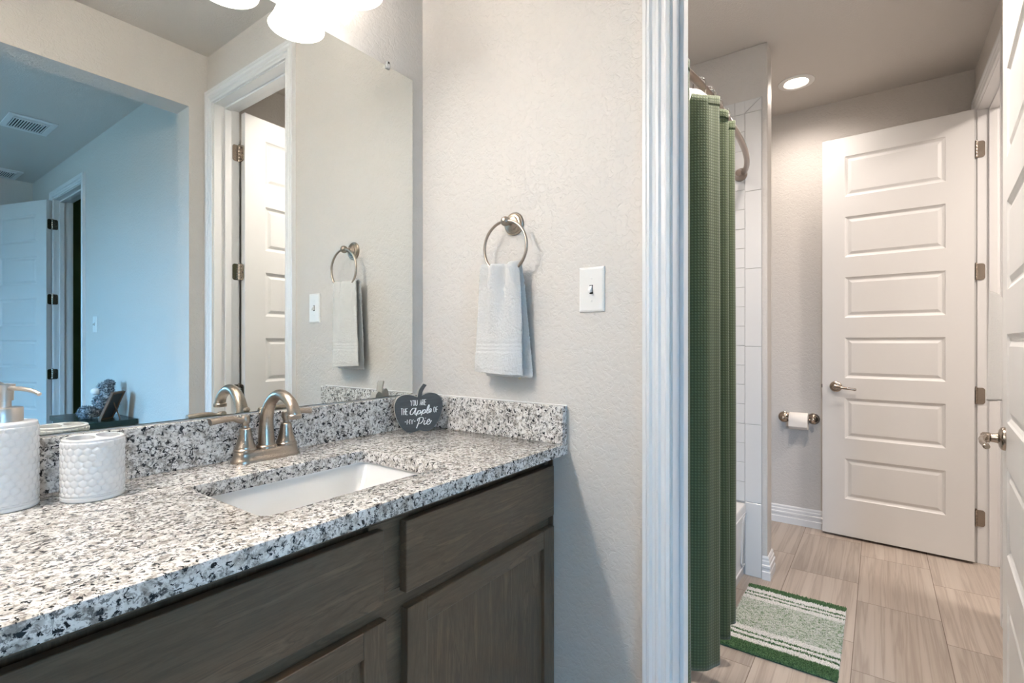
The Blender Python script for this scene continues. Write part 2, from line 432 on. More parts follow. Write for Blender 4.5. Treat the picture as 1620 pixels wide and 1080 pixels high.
m = MB().box(.12, 1.6, -5.42, -5.30, 0, H).box(1.6, 1.72, -5.42, -3.12, 0, H).box(.1205, 1.6, -3.14, -3.1205, 0, H)
struct('wall_closet', m, 'closet', 'closet interior beyond the bedroom doorway, shade put into its colour', 'wall')
struct('floor', MB().box(-2.02, XB + .12, -3.12, .12, -.1, 0), 'floor', 'taupe veined plank tile floor', 'floor')
m = MB().box(-3.72, .12, -5.42, -1.72, 0.001, .012).box(.12, 1.72, -5.42, -3.12, -.1, 0).box(-3.72, -2.02, -5.42, -1.636, -.1, .001).box(-2.02, .12, -5.42, -3.12, -.1, .001)
struct('floor_bedroom', m, 'carpet', 'bedroom carpet', 'floor')
struct('ceiling', MB().box(-3.72, XB + .12, -5.42, .12, H, H + .1), 'ceiling', 'textured greige ceiling', 'ceiling')

# baseboards (profile swept along a line)
BBP = [(0, 0), (.016, 0), (.016, .040), (.0125, .043), (.0125, .058), (.0155, .061), (.0155, .072), (.011, .076), (.011, .092), (.007, .098), (.0075, .108), (.003, .116), (0, .116)]
def baseboard(name, p0, p1, nrm, label, m0=0, m1=0):
    """p0->p1 along the wall foot, nrm points into the room, m0/m1 = mitre sense at the ends"""
    a, b, n = Vector((*p0, 0)), Vector((*p1, 0)), Vector((*nrm, 0)); d = (b - a).normalized(); mb = MB()
    P0 = [a + n * x + Vector((0, 0, z)) - d * (x * m0) for x, z in BBP]
    P1 = [b + n * x + Vector((0, 0, z)) + d * (x * m1) for x, z in BBP]
    k = len(BBP)
    mb.add(P0 + P1, [(i, (i + 1) % k, k + (i + 1) % k, k + i) for i in range(k)] + [tuple(range(k)), tuple(range(2 * k - 1, k - 1, -1))])
    return mb
def bb(name, mbs, label):
    m = MB()
    for q in mbs: m.add(q.v, q.f)
    return tag(obj(name, m, 'trim', smooth=0), label, 'baseboard', kind='structure')
bb('baseboard_toilet_back', [baseboard('', (XB, 0), (XB, -1.711), (-1, 0), '')], 'stepped white baseboard under the paper holder')
bb('baseboard_partition', [baseboard('', (1.596, -.797), (1.596, -.820), (-1, 0), '', 0, 1), baseboard('', (1.596, -.820), (1.716, -.820), (0, -1), '', 1, 1),
                           baseboard('', (1.716, -.820), (1.716, 0), (1, 0), '', 1, 0)], 'white baseboard wrapping the end of the tub partition')
bb('baseboard_toilet_right', [baseboard('', (.12, -1.711), (FX0 - .07, -1.711), (0, 1), '')], 'white baseboard behind the open near door')
bb('baseboard_vanity_right', [baseboard('', (0, -.54), (0, NY0 + .071), (-1, 0), '')], 'white baseboard between the vanity cabinet and the door casing')
bb('baseboard_bedroom', [baseboard('', (0, -1.785), (0, BY0 + .07), (-1, 0), ''), baseboard('', (0, BY1 - .07), (0, -5.3), (-1, 0), '')], 'white baseboard along the bedroom closet wall')

# casings: profile (d outward from the jamb edge, h off the wall), swept in a U with mitres
CSP = [(.000, .0), (.000, .011), (.008, .014), (.012, .011), (.021, .011), (.026, .016), (.031, .016), (.035, .012), (.042, .0135), (.048, .0190), (.053, .0190), (.0555, .0160), (.058, .018), (.066, .018), (.066, 0)]
def casing(mb, axis, wallc, sgn, e0, e1, top, width=.066):
    """axis 'y': opening runs along y on plane x=wallc, 'x': along x on plane y=wallc; sgn = direction off the wall"""
    lo, hi = min(e0, e1), max(e0, e1); k = len(CSP); rings = [[], [], [], []]
    for d, h in CSP:
        d *= width / .066
        for r, (u, z) in zip(rings, ((lo - d, 0), (lo - d, top + d), (hi + d, top + d), (hi + d, 0))):
            r.append((wallc + sgn * h, u, z) if axis == 'y' else (u, wallc + sgn * h, z))
    vs = [p for r in rings for p in r]; fs = []
    for s in range(3):
        fs += [(s * k + i, s * k + i + 1, (s + 1) * k + i + 1, (s + 1) * k + i) for i in range(k - 1)]
    fs += [tuple(range(k)), tuple(range(4 * k - 1, 3 * k - 1, -1))]
    mb.add(vs, fs); return mb
def door_frame(name, axis, w0, w1, e0, e1, top, stop0, stop1, label):
    """jamb lining between wall faces w0<w1, stop from stop0 to stop1, casing both sides"""
    lo, hi = min(e0, e1), max(e0, e1)
    loc = ((w0, hi, 0) if axis == 'y' else (lo, w1, 0))
    t = thing(name, loc, label, 'door frame', kind='structure')
    B = (lambda m, a0, a1, b0, b1, z0, z1: m.box(a0, a1, b0, b1, z0, z1)) if axis == 'y' else (lambda m, a0, a1, b0, b1, z0, z1: m.box(b0, b1, a0, a1, z0, z1))
    m = MB(); B(m, w0 - .001, w1 + .001, hi, hi + JT - .001, 0, top); B(m, w0 - .001, w1 + .001, lo - JT + .001, lo, 0, top); B(m, w0 - .001, w1 + .001, lo - JT + .001, hi + JT - .001, top, top + JT - .001)
    obj('jamb', m, 'trim', t, smooth=0)
    m = MB(); B(m, stop0, stop1, hi - .011, hi, 0, top - .011); B(m, stop0, stop1, lo, lo + .011, 0, top - .011); B(m, stop0, stop1, lo, hi, top - .011, top)
    obj('door_stop', m, 'trim', t, smooth=0, bevel=.002)
    a = casing(MB(), axis, w0, -1, lo - .005, hi + .005, top + .005, .066); obj('casing', a, 'trim', t, smooth=25)
    a = casing(MB(), axis, w1, 1, lo - .005, hi + .005, top + .005, .066); obj('casing', a, 'trim', t, smooth=25)
    return t
door_frame('trim_1', 'y', 0, .12, NY0, NY1, NZ, .050, .083, 'white moulded frame of the doorway right beside the light switch')
door_frame('trim_2', 'y', 0, .12, BY0, BY1, BZ, .037, .070, 'white frame of the closet doorway in the mirrored bedroom')
door_frame('trim_3', 'x', -1.83, -1.711, FX0, FX1, FZ, -1.790, -1.755, 'white frame of the far doorway beside the open six-panel door')

# ------------------------------------------------------------------ doors
def slab(width, height, thick, panels, stile):
    """local: hinge edge at x=0, width along +x, front face y=0, back y=thick, z from 0; both faces with sunk panels and raised fields"""
    mb = MB(); xs0, xs1 = stile, width - stile
    steps = [(0, 0), (.005, .0035), (.014, .0075), (.019, .0075), (.034, .0025)]
    for yf, sg in ((0, 1), (thick, -1)):
        zs = [0] + [z for p in panels for z in p] + [height]
        mb.add([(0, yf, 0), (xs0, yf, 0), (xs0, yf, height), (0, yf, height)], [(0, 1, 2, 3)])
        mb.add([(xs1, yf, 0), (width, yf, 0), (width, yf, height), (xs1, yf, height)], [(0, 1, 2, 3)])
        for i in range(0, len(zs), 2):
            mb.add([(xs0, yf, zs[i]), (xs1, yf, zs[i]), (xs1, yf, zs[i + 1]), (xs0, yf, zs[i + 1])], [(0, 1, 2, 3)])
        for z0, z1 in panels:
            rings = [[(xs0 + o, yf + sg * d, z0 + o), (xs1 - o, yf + sg * d, z0 + o), (xs1 - o, yf + sg * d, z1 - o), (xs0 + o, yf + sg * d, z1 - o)] for o, d in steps]
            vs = [p for r in rings for p in r]; k = len(rings); fs = []
            for r in range(k - 1):
                fs += [(r * 4 + i, r * 4 + (i + 1) % 4, r * 4 + 4 + (i + 1) % 4, r * 4 + 4 + i) for i in range(4)]
            fs.append((k * 4 - 4, k * 4 - 3, k * 4 - 2, k * 4 - 1)); mb.add(vs, fs)
    for a, b in (((0, 0), (0, height)), ((width, 0), (width, height))):
        mb.add([(a[0], 0, 0), (a[0], thick, 0), (a[0], thick, height), (a[0], 0, height)], [(0, 1, 2, 3)])
    for z in (0, height):
        mb.add([(0, 0, z), (width, 0, z), (width, thick, z), (0, thick, z)], [(0, 1, 2, 3)])
    return mb
def merge_slab(o):
    bm = bmesh.new(); bm.from_mesh(o.data); bmesh.ops.remove_doubles(bm, verts=bm.verts, dist=1e-5)
    bmesh.ops.recalc_face_normals(bm, faces=bm.faces); bm.to_mesh(o.data); bm.free()
def panels_for(height):
    s = height / 2.438; z = .226 * s; out = []
    for i in range(6): out.append((z, z + .247 * s)); z += (.247 + .1225) * s
    return out
def xf(mb, mat):
    mb.v = [tuple(mat @ Vector(p)) for p in mb.v]; return mb
def door(name, pin, ang, flip, width, height, label, hinge_zs, jamb_dir, lever_face=True, latch=False, stile=.118, thick=.035, lever_z=.925):
    """pin = hinge pin (x, y); the leaf runs from the pin along angle ang; flip = which side of the leaf line the leaf lies on (+1 left)"""
    t = thing(name, (pin[0], pin[1], 0), label, 'door', kind='structure')
    z0 = .015
    d = Vector((math.cos(ang), math.sin(ang), 0)); nrm = Vector((-d.y, d.x, 0)) * flip     # nrm points from pin side towards the jamb-side face
    def mt(off): 
        mm = Matrix.Identity(4)
        mm.col[0][:3] = d; mm.col[1][:3] = nrm; mm.col[2][:3] = (0, 0, 1)
        mm.translation = Vector((pin[0], pin[1], z0)) + d * .008 + nrm * off; return mm
    sl = obj('door_leaf', xf(slab(width, height, thick, panels_for(height), stile), mt(.006)), 'door', t, smooth=0)
    merge_slab(sl)
    p = Vector((pin[0], pin[1], 0)); jd = Vector((*jamb_dir, 0))
    for z in hinge_zs:
        h = MB()
        for q in range(5):
            zz = z - .044 + q * .0178
            h.lathe([(.0062, 0), (.0066, .001), (.0066, .0162), (.0062, .0172)], (p.x, p.y, zz), n=14)
        h.lathe([(.003, 0), (.0052, .001), (.0052, .004), (.002, .006)], (p.x, p.y, z + .045), n=12)
        hg = obj('hinge', h, 'satin', t)
        # leaf plate let into the door edge and leaf plate on the jamb, rounded corners
        def plate(o, du, dn, L0, L1):
            pts = []; hh = .0445; r = .013
            for cx, cz, a0 in ((L1 - r, hh - r, 0), (L1 - r, -hh + r, -90)):
                arc = [(cx + r * math.cos(R(a0 + 90 * k / 5)), cz + r * math.sin(R(a0 + 90 * k / 5))) for k in range(6)]
                pts.append(arc)
            poly = [(L0, -hh)] + pts[1] + pts[0] + [(L0, hh)]
            mb = MB().prism(poly, lambda u, w_: o + du * u + Vector((0, 0, z + w_)) + dn * -.0005, lambda u, w_: o + du * u + Vector((0, 0, z + w_)) + dn * .0018)
            pl = obj('hinge_plate', mb, 'satin', hg, smooth=0)
            for u, w_ in ((.017, .030), (.026, .0), (.017, -.030)):
                c = o + du * u + Vector((0, 0, z + w_)) + dn * .0016
                sc.lathe([(.0038, 0), (.0034, .0009), (.0, .0004)], c, tuple(dn), n=10)
        sc = MB()
        plate(p + d * .004, nrm, -d, 0, .036)
        plate(p, jd, Vector((-jd.y, jd.x, 0)) * (1 if (Vector((-jd.y, jd.x, 0)).dot(d) > 0 or Vector((-jd.y, jd.x, 0)).dot(nrm) > 0) else -1), 0, .036)
        obj('screw', sc, 'screw', hg, smooth=0)
    # lever on each face
    for yf, sg in ((.006, -1), (.006 + thick, 1)):
        n2 = nrm * sg; c = p + d * (.004 + width - .068) + nrm * yf + Vector((0, 0, lever_z))
        l = MB().lathe([(.0335, 0), (.0335, .004), (.031, .009), (.024, .013), (.015, .015), (.0135, .018), (.012, .030), (.0145, .033), (.0145, .047), (.009, .052), (0, .053)], c, tuple(n2), n=32)
        lv = obj('lever_handle', l, 'satin', t)
        a = c + n2 * .040
        pts = [a - d * s_ + n2 * o_ + Vector((0, 0, z_)) for s_, o_, z_ in ((0, 0, .002), (.012, .004, .001), (.035, .009, -.002), (.06, .010, -.005), (.082, .008, -.0075), (.100, .005, -.010), (.109, .004, -.011))]
        obj('lever', MB().tube(catmull(pts, 4), [.0105] * 4 + [.0095] * 5 + [.0082] * 6 + [.0075] * 4 + [.008] * 4 + [.005] * 2, 14), 'satin', lv)
    if latch:
        c = p + d * (.004 + width) + nrm * (.006 + thick / 2) + Vector((0, 0, lever_z))
        lb = MB(); o1 = d * .010; w_ = nrm * .006; z_ = Vector((0, 0, .011))
        lb.add([c - w_ - z_, c + w_ - z_, c + w_ + z_, c - w_ + z_, c - w_ * .2 - z_ + o1, c + w_ - z_ + o1, c + w_ + z_ + o1, c - w_ * .2 + z_ + o1],
               [(0, 1, 2, 3), (4, 5, 6, 7), (0, 1, 5, 4), (1, 2, 6, 5), (2, 3, 7, 6), (3, 0, 4, 7)])
        obj('latch', lb, 'screw', t, smooth=0)
    return t
HZ = (2.225, 1.580, .925, .290)
# near door: pin at the far jamb, leaf swung into the toilet room
door('door_1', (.128, NY1), R(-4.3), 1, .686, 2.428, 'white panelled door at the right edge of the photo, standing open with a knob-like lever', HZ, (-1, 0), latch=True)
# far door: leaf swung back almost against the end wall
fd = Vector((2.4841 - 2.4364, -.9914 + 1.7014, 0)); FA = math.atan2(fd.y, fd.x)
door('door_2', (2.4745, -1.7045), FA, 1, .706, 2.438, 'white six-panel door standing open beside the toilet paper holder', (2.245, 1.581, .908, .245), (0, -1), latch=True)
# bedroom closet door in the mirror
door('door_3', (-.010, BY1 + .001), R(251.3), -1, .735, 2.418, 'bluish white panelled door of the closet, seen in the mirror', (2.225, 1.572, .920, .29), (1, 0), stile=.125)

# windows of the bedroom (the daylight)
def window(name, label, axis, a0, a1, c):
    """a1 < a0 along the wall; c = wall mid plane"""
    mid = (a0 + a1) / 2; B = (lambda m, u0, u1, v0, v1, z0, z1: m.box(u0, u1, v0, v1, z0, z1)) if axis == 'x' else (lambda m, u0, u1, v0, v1, z0, z1: m.box(v0, v1, u0, u1, z0, z1))
    t = thing(name, (mid, c, WZ0) if axis == 'x' else (c, mid, WZ0), label, 'window', kind='structure')
    f = MB(); x0, x1 = a1, a0
    B(f, x0, x0 + .05, c - .03, c + .03, WZ0, WZ1); B(f, x1 - .05, x1, c - .03, c + .03, WZ0, WZ1); B(f, x0 + .05, x1 - .05, c - .03, c + .03, WZ0, WZ0 + .05)
    B(f, x0 + .05, x1 - .05, c - .03, c + .03, WZ1 - .05, WZ1); B(f, x0 + .05, x1 - .05, c - .02, c + .02, 1.45, 1.49)
    obj('window_frame', f, 'trim', t, smooth=0)
    g = MB(); B(g, x0 + .04, x1 - .04, c - .002, c + .002, WZ0 + .04, WZ1 - .04); obj('pane', g, 'pane', t, smooth=0)
    p = bpy.data.lights.new('daylight_portal', 'AREA'); p.shape = 'RECTANGLE'; p.size = x1 - x0; p.size_y = WZ1 - WZ0; p.cycles.is_portal = True
    po = bpy.data.objects.new('daylight_portal', p); COL.objects.link(po)
    po.location = (mid, c - .07, (WZ0 + WZ1) / 2) if axis == 'x' else (c - .07, mid, (WZ0 + WZ1) / 2)
    po.rotation_euler = (R(90), 0, R(180)) if axis == 'x' else (R(90), 0, R(90 + 180))
window('window_1', 'bedroom window in the end wall', 'x', W1[0], W1[1], -5.36)
window('window_2', 'bedroom window facing the closet wall', 'y', W3[0], W3[1], -3.66)

# ------------------------------------------------------------------ tiled tub alcove
XT = 1.596
m = MB().box(XT - .006, XT, -.796, -.0, 0, 2.446).box(.12, .126, -.796, 0, 0, 2.446).box(.126, XT - .006, -.006, 0, 0, 2.446)
gt = struct('wall_tub', m, 'grout', 'white tiled surround of the bathtub alcove', 'wall')
tl = MB(); G = .0012
def tile_x(y0, y1, z0, z1):
    tl.box(XT - .0095, XT - .004, y0 + G, y1 - G, z0 + G, z1 - G); tl.box(.125, .1295, y0 + G, y1 - G, z0 + G, z1 - G)
zz = [0, .377, .777, 1.177, 1.576, 1.974, 2.378]
for a, b in zip(zz, zz[1:]): tile_x(-.794, -.716, a, b)
def mitre(xa, xb):
    for poly in ([(-.794, 2.380), (-.7175, 2.380), (-.794, 2.4445)], [(-.7145, 2.3815), (-.7145, 2.4445), (-.7905, 2.4445)]):
        tl.prism(poly, lambda y, z: (xa, y, z), lambda y, z: (xb, y, z))
mitre(XT - .0095, XT - .004); mitre(.125, .1295)
y = -.716
while y < -.02:
    y1 = min(y + .2 if y > -.716 else -.667, -.01); tile_x(y, min(y1 + .0, -.01), 2.378, 2.446)
    z = .377
    while z < 2.37: tile_x(y, y1, z, min(z + .1005, 2.378)); z += .1005
    y = y1
x = .13
while x < XT - .02:
    x1 = min(x + .2, XT - .01); z = .377
    while z < 2.44: tl.box(x + G, x1 - G, -.0095, -.004, z + G, min(z + .1005, 2.446) - G); z += .1005
    x = x1
obj('tiles', tl, 'tile', gt, smooth=0, bevel=.0012, seg=1)

# bathtub
t = thing('bathtub', (.86, -.36, 0), 'white bathtub behind the green shower curtain', 'bathtub')
x0, x1, y0, y1, zt = .131, XT - .011, -.722, -.012, .372
m = MB()
def rr(x0, x1, y0, y1, r, z, n=6):
    out = []
    for cx, cy, a0 in ((x1 - r, y1 - r, 0), (x0 + r, y1 - r, 90), (x0 + r, y0 + r, 180), (x1 - r, y0 + r, 270)):
        for k in range(n + 1):
            a = R(a0 + 90 * k / n); out.append((cx + r * math.cos(a), cy + r * math.sin(a), z))
    return out
def loft(mb, rings, cap0=True, cap1=True):
    k = len(rings[0]); vs = [p for r in rings for p in r]; fs = []
    for j in range(len(rings) - 1):
        fs += [(j * k + i, j * k + (i + 1) % k, (j + 1) * k + (i + 1) % k, (j + 1) * k + i) for i in range(k)]
    if cap0: fs.append(tuple(range(k - 1, -1, -1)))
    if cap1: fs.append(tuple((len(rings) - 1) * k + i for i in range(k)))
    mb.add(vs, fs); return mb
loft(m, [rr(x0, x1, y0 + .012, y1, .004, 0), rr(x0, x1, y0 + .012, y1, .004, .1), rr(x0, x1, y0, y1, .006, zt - .012), rr(x0 + .003, x1 - .003, y0 + .003, y1 - .003, .006, zt - .003), rr(x0 + .012, x1 - .012, y0 + .012, y1 - .012, .006, zt),
         rr(x0 + .06, x1 - .06, y0 + .07, y1 - .05, .12, zt), rr(x0 + .075, x1 - .075, y0 + .085, y1 - .065, .12, zt - .015), rr(x0 + .12, x1 - .16, y0 + .11, y1 - .09, .1, .08), rr(x0 + .2, x1 - .25, y0 + .17, y1 - .15, .08, .055)])
obj('tub_body', m, 'tub', t, smooth=40)
ap = MB(); # raised apron panel outline
pts = [(x0 + .08, y0 + .0098, .05), (x1 - .10, y0 + .0098, .05), (x1 - .075, y0 + .008, .085), (x1 - .075, y0 + .003, .29), (x1 - .10, y0 + .0015, .325), (x0 + .08, y0 + .0015, .325), (x0 + .055, y0 + .003, .29), (x0 + .055, y0 + .008, .085)]
ap.tube(catmull(pts, 5, True), .0045, 8, True); obj('apron_bead', ap, 'tub', t)

# ------------------------------------------------------------------ vanity cabinet, worktop, sink
CT, CB, CD = .918, .888, .572
XL = -1.895
t = thing('vanity_cabinet', (-.95, -.27, 0), 'dark stained vanity cabinet under the granite counter', 'cabinet')
m = MB().box(XL, -.0045, -.500, -.004, .10, .70).box(XL, -.0045, -.440, -.004, .0, .10)
m.box(XL, -.0045, -.5005, -.46, .70, CB - .001).box(XL, -.0045, -.03, -.004, .70, CB - .001).box(XL, XL + .02, -.5, -.004, .7, CB - .001).box(-.0245, -.0045, -.5, -.004, .7, CB - .001)
obj('carcass', m, 'woodz', t, smooth=0)
FF = -.512; FT = -.5325
m = MB()
m.box(XL, -.0045, FF, -.5, .858, CB - .001).box(XL, -.0045, FF, -.5, .672, .720).box(XL, -.0045, FF, -.5, .10, .14)
for a, b in ((-.022, -.0045), (-.632, -.535), (-1.27, -1.20), (XL, XL + .03)): m.box(a, b, FF, -.5, .14, .672).box(a, b, FF, -.5, .720, .858)
obj('gap_shade_strip', MB().box(-.0056, -.0004, FT + .006, FF - .0002, .11, CB - .001), 'woodz', t, smooth=0)  # added dark strip where the gap beside the wall lies in shade
obj('face_frame', m, 'woodx', t, smooth=0, bevel=.001, seg=1)
def shaker(xa, xb, z0, z1, sw=.053, rw=.048):
    yb = FF - .0005
    p = obj('cabinet_door', MB().box(xa + sw - .004, xb - sw + .004, FT + .009, yb - .001, z0 + rw - .004, z1 - rw + .004), 'woodz', t, smooth=0)
    for a, b in ((xa, xa + sw), (xb - sw, xb)): obj('stile', MB().box(a, b, FT, yb, z0, z1), 'woodz', p, smooth=0, bevel=.0015, seg=2)
    for a, b in ((z1 - rw, z1), (z0, z0 + rw)): obj('rail', MB().box(xa + sw, xb - sw, FT, yb, a, b), 'woodx', p, smooth=0, bevel=.0012, seg=1)
for xa, xb in ((-.5555, -.006), (-1.225, -.6055), (-1.86, -1.24)):
    shaker(xa, xb, .125, .6815)
for xa, xb in ((-.559, -.006), (-1.225, -.6125), (-1.86, -1.24)):
    obj('drawer_front', MB().box(xa, xb, FT, FF - .0005, .7115, .8515), 'woodx', t, smooth=0, bevel=.0025, seg=2)

# countertop with sink cut-out
t = thing('countertop', (-.95, -.28, CB), 'speckled white, grey and black granite vanity counter with backsplash', 'countertop')
hx0, hx1, hy0, hy1 = -.808, -.388, -.472, -.184
def slab_hole():
    m = MB(); n = 6; inner = rr(hx0, hx1, hy0, hy1, .022, 0, n); k = len(inner)
    outer = []
    X0, X1, Y0, Y1 = XL, -.0005, -CD, -.0005
    for i, (px, py, _) in enumerate(inner):    # project each hole vertex outwards to the slab's edge
        q = i // (n + 1); f = (i % (n + 1)) / n
        if q == 0: o = (X1, py if f < .5 else Y1) if f < .5 else (px, Y1)
        elif q == 1: o = (px, Y1) if f < .5 else (X0, py)
        elif q == 2: o = (X0, py) if f < .5 else (px, Y0)
        else: o = (px, Y0) if f < .5 else (X1, py)
        if f == .5: o = ((X1, Y1), (X0, Y1), (X0, Y0), (X1, Y0))[q]
        outer.append(o)
    r = .003
    def ring(src, z, ins=0.0, hole=False):
        out = []
        for p in src:
            x_, y_ = p[0], p[1]
            if hole:
                cx, cy = (hx0 + hx1) / 2, (hy0 + hy1) / 2
                x_ += math.copysign(ins, x_ - cx); y_ += math.copysign(ins, y_ - cy)
            else:
                x_ = min(max(x_, X0 + ins), X1 - ins); y_ = min(max(y_, Y0 + ins), Y1 - ins)
            out.append((x_, y_, z))
        return out
    loft(m, [ring(inner, CB, 0, True), ring(outer, CB), ring(outer, CT - r), ring(outer, CT - r * .3, r * .3), ring(outer, CT, r), ring(inner, CT, r, True), ring(inner, CT - r * .3, r * .3, True), ring(inner, CT - r, 0, True), ring(inner, CB, 0, True)], False, False)
    return m
obj('worktop', slab_hole(), 'granite', t, smooth=30)
BS = .026; BT = 1.0222
obj('backsplash', MB().box(XL, -.0005, -BS, -.0005, CT, BT), 'granite', t, smooth=0, bevel=.002)
obj('side_splash', MB().box(-BS, -.0005, -CD + .001, -BS - .0002, CT, BT), 'granite', t, smooth=0, bevel=.002)
sl_ = MB().box(-.004, -.0003, -CD + .002, -BS, BT, BT + .002).box(-1.89, -.026, -.004, -.0003, BT, BT + .0015)
obj('caulk_bead', sl_, 'plastic', t, smooth=0)

t = thing('sink', (-.598, -.328, CB - .15), 'rectangular white undermount sink below the nickel faucet', 'sink')
e = .006
rings = [rr(hx0 - .03, hx1 + .03, hy0 - .03, hy1 + .03, .04, CB - .0005), rr(hx0 - e, hx1 + e, hy0 - e, hy1 + e, .03, CB - .0005), rr(hx0 - e, hx1 + e, hy0 - e, hy1 + e, .03, CB - .006),
         rr(hx0 + .004, hx1 - .016, hy0 + .006, hy1 - .010, .035, CB - .03), rr(hx0 + .012, hx1 - .045, hy0 + .014, hy1 - .022, .04, CB - .085), rr(hx0 + .03, hx1 - .075, hy0 + .03, hy1 - .04, .05, CB - .122),
         rr(hx0 + .08, hx1 - .14, hy0 + .08, hy1 - .09, .05, CB - .135), rr(-.64, -.58, -.345, -.295, .024, CB - .140)]
m = MB(); loft(m, rings, False, True)
out_r = [rr(hx0 - .03, hx1 + .03, hy0 - .03, hy1 + .03, .04, CB - .0005), rr(hx0 - .03, hx1 + .03, hy0 - .03, hy1 + .03, .04, CB - .018), rr(hx0 - .012, hx1 + .01, hy0 - .012, hy1 + .01, .05, CB - .03), rr(hx0 + .02, hx1 - .05, hy0 + .02, hy1 - .03, .05, CB - .15)]
loft(m, out_r, False, True); obj('basin', m, 'porcelain', t, smooth=50, recalc=False)
obj('drain', MB().lathe([(.022, 0), (.022, .002), (.018, .003), (.016, .001), (.015, .004), (0, .006)], (-.61, -.32, CB - .140), n=24), 'satin', t)

# faucet
FXc, FYc = -.585, -.0645
t = thing('faucet', (FXc, FYc, CT), 'brushed nickel two-handle gooseneck faucet behind the sink', 'faucet')
def stadium(hw, hd, z, n=10):
    out = []
    for cx, a0 in ((hw - hd, -90), (-(hw - hd), 90)):
        for k in range(n + 1):
            a = R(a0 + 180 * k / n); out.append((FXc + cx + hd * math.cos(a), FYc + hd * math.sin(a), z))
    return out
m = MB(); loft(m, [stadium(.0825, .0295, CT), stadium(.0825, .0295, CT + .005), stadium(.080, .027, CT + .008), stadium(.0765, .0245, CT + .018), stadium(.0755, .0235, CT + .0245), stadium(.0735, .0215, CT + .0265)])
obj('base_plate', m, 'nickel', t, smooth=40)
zb = CT + .0255
for sx, L in ((-1, .078), (1, .066)):
    hx = FXc + sx * .0508
    b = MB().lathe([(.0250, 0), (.0250, .004), (.0225, .007), (.0225, .010), (.0205, .013), (.0165, .028), (.0135, .045), (.0125, .0515), (.0105, .0535), (.0075, .055), (.0065, .0585), (.0075, .0625), (.0105, .066), (.0110, .071), (.0105, .079), (.0085, .0825), (0, .083)], (hx, FYc, zb), n=28)
    h = obj('handle', b, 'nickel', t)
    pts = [(hx, FYc, zb + .0735), (hx + sx * .010, FYc, zb + .073), (hx + sx * .019, FYc, zb + .075), (hx + sx * .028, FYc, zb + .0785), (hx + sx * (L * .6), FYc, zb + .079), (hx + sx * L, FYc, zb + .0765)]
    rad = [.0085, .0078, .0066, .0062, .0068, .0078]
    c = catmull(pts, 5); rads = [rad[min(i // 5, 5)] * (1 - (i % 5) / 5) + rad[min(i // 5 + 1, 5)] * (i % 5) / 5 for i in range(len(c))]
    lv = MB().tube(c, rads, 16)
    lv.v = [(p[0], FYc + (p[1] - FYc) * 1.25, p[2]) for p in lv.v]
    obj('lever', lv, 'nickel', h, smooth=50)
sp_pts = [(FXc, -.066, zb), (FXc, -.0655, zb + .012), (FXc, -.064, zb + .035), (FXc, -.0645, zb + .062), (FXc, -.0705, zb + .088), (FXc, -.086, zb + .112), (FXc, -.110, zb + .1285), (FXc, -.137, zb + .1315), (FXc, -.162, zb + .1225), (FXc, -.1785, zb + .109), (FXc, -.1855, zb + .0945), (FXc, -.187, zb + .087)]
rad = [.0205, .0190, .0175, .0160, .0148, .0138, .0130, .0127, .0127, .0130, .0138, .0140]
c = catmull(sp_pts, 5); rads = [rad[min(i // 5, 11)] * (1 - (i % 5) / 5) + rad[min(i // 5 + 1, 11)] * (i % 5) / 5 for i in range(len(c))]
s = obj('spout', MB().tube(c, rads, 22), 'nickel', t, smooth=50)
obj('spout_ring', MB().lathe([(.0235, 0), (.0235, .004), (.0215, .007), (.020, .008)], (FXc, -.066, zb), n=28), 'nickel', s)
obj('aerator', MB().lathe([(.0155, 0), (.0165, .002), (.0165, .008), (.0145, .0105)], (FXc, -.187, zb + .0805), (0, 0, 1), n=26), 'nickel', s)
obj('lift_rod', MB().lathe([(.0028, 0), (.0028, .066), (.0055, .068), (.0055, .072), (.0028, .074), (.006, .077), (.0085, .083), (.006, .089), (0, .091)], (FXc, -.0430, zb), n=16), 'nickel', t)

# ------------------------------------------------------------------ mirror and clip
t = thing('wall_mirror', (-.95, -.003, BT + .003), 'large frameless mirror resting on the granite backsplash', 'mirror')
MX1, MZ1 = -.0525, 2.079
obj('mirror_face', MB().add([(-1.88, -.006, BT + .004), (MX1, -.006, BT + .004), (MX1, -.006, MZ1), (-1.88, -.006, MZ1)], [(0, 1, 2, 3)]), 'mirror', t, smooth=0)
m = MB().box(-1.88, MX1 + .0003, -.0057, -.0005, BT + .003, MZ1 + .0003)
obj('mirror_edge', m, 'mirroredge', t, smooth=0)
t = thing('mirror_clip', (-.1594, -.009, MZ1), 'small clear plastic clip on the top edge of the mirror', 'clip')
obj('clip_body', MB().prism([(-.008, -.010), (.008, -.010), (.010, 0), (.008, .012), (0, .017), (-.008, .012), (-.010, 0)], lambda u, z: (-.1594 + u, -.0065, MZ1 + z), lambda u, z: (-.1594 + u * .8, -.0115, MZ1 + z * .85)), 'clip', t, smooth=0, bevel=.0015)
obj('screw', MB().lathe([(.0032, 0), (.003, .002), (0, .0025)], (-.1594, -.0115, MZ1 + .009), (0, -1, 0), n=12), 'screw', t)

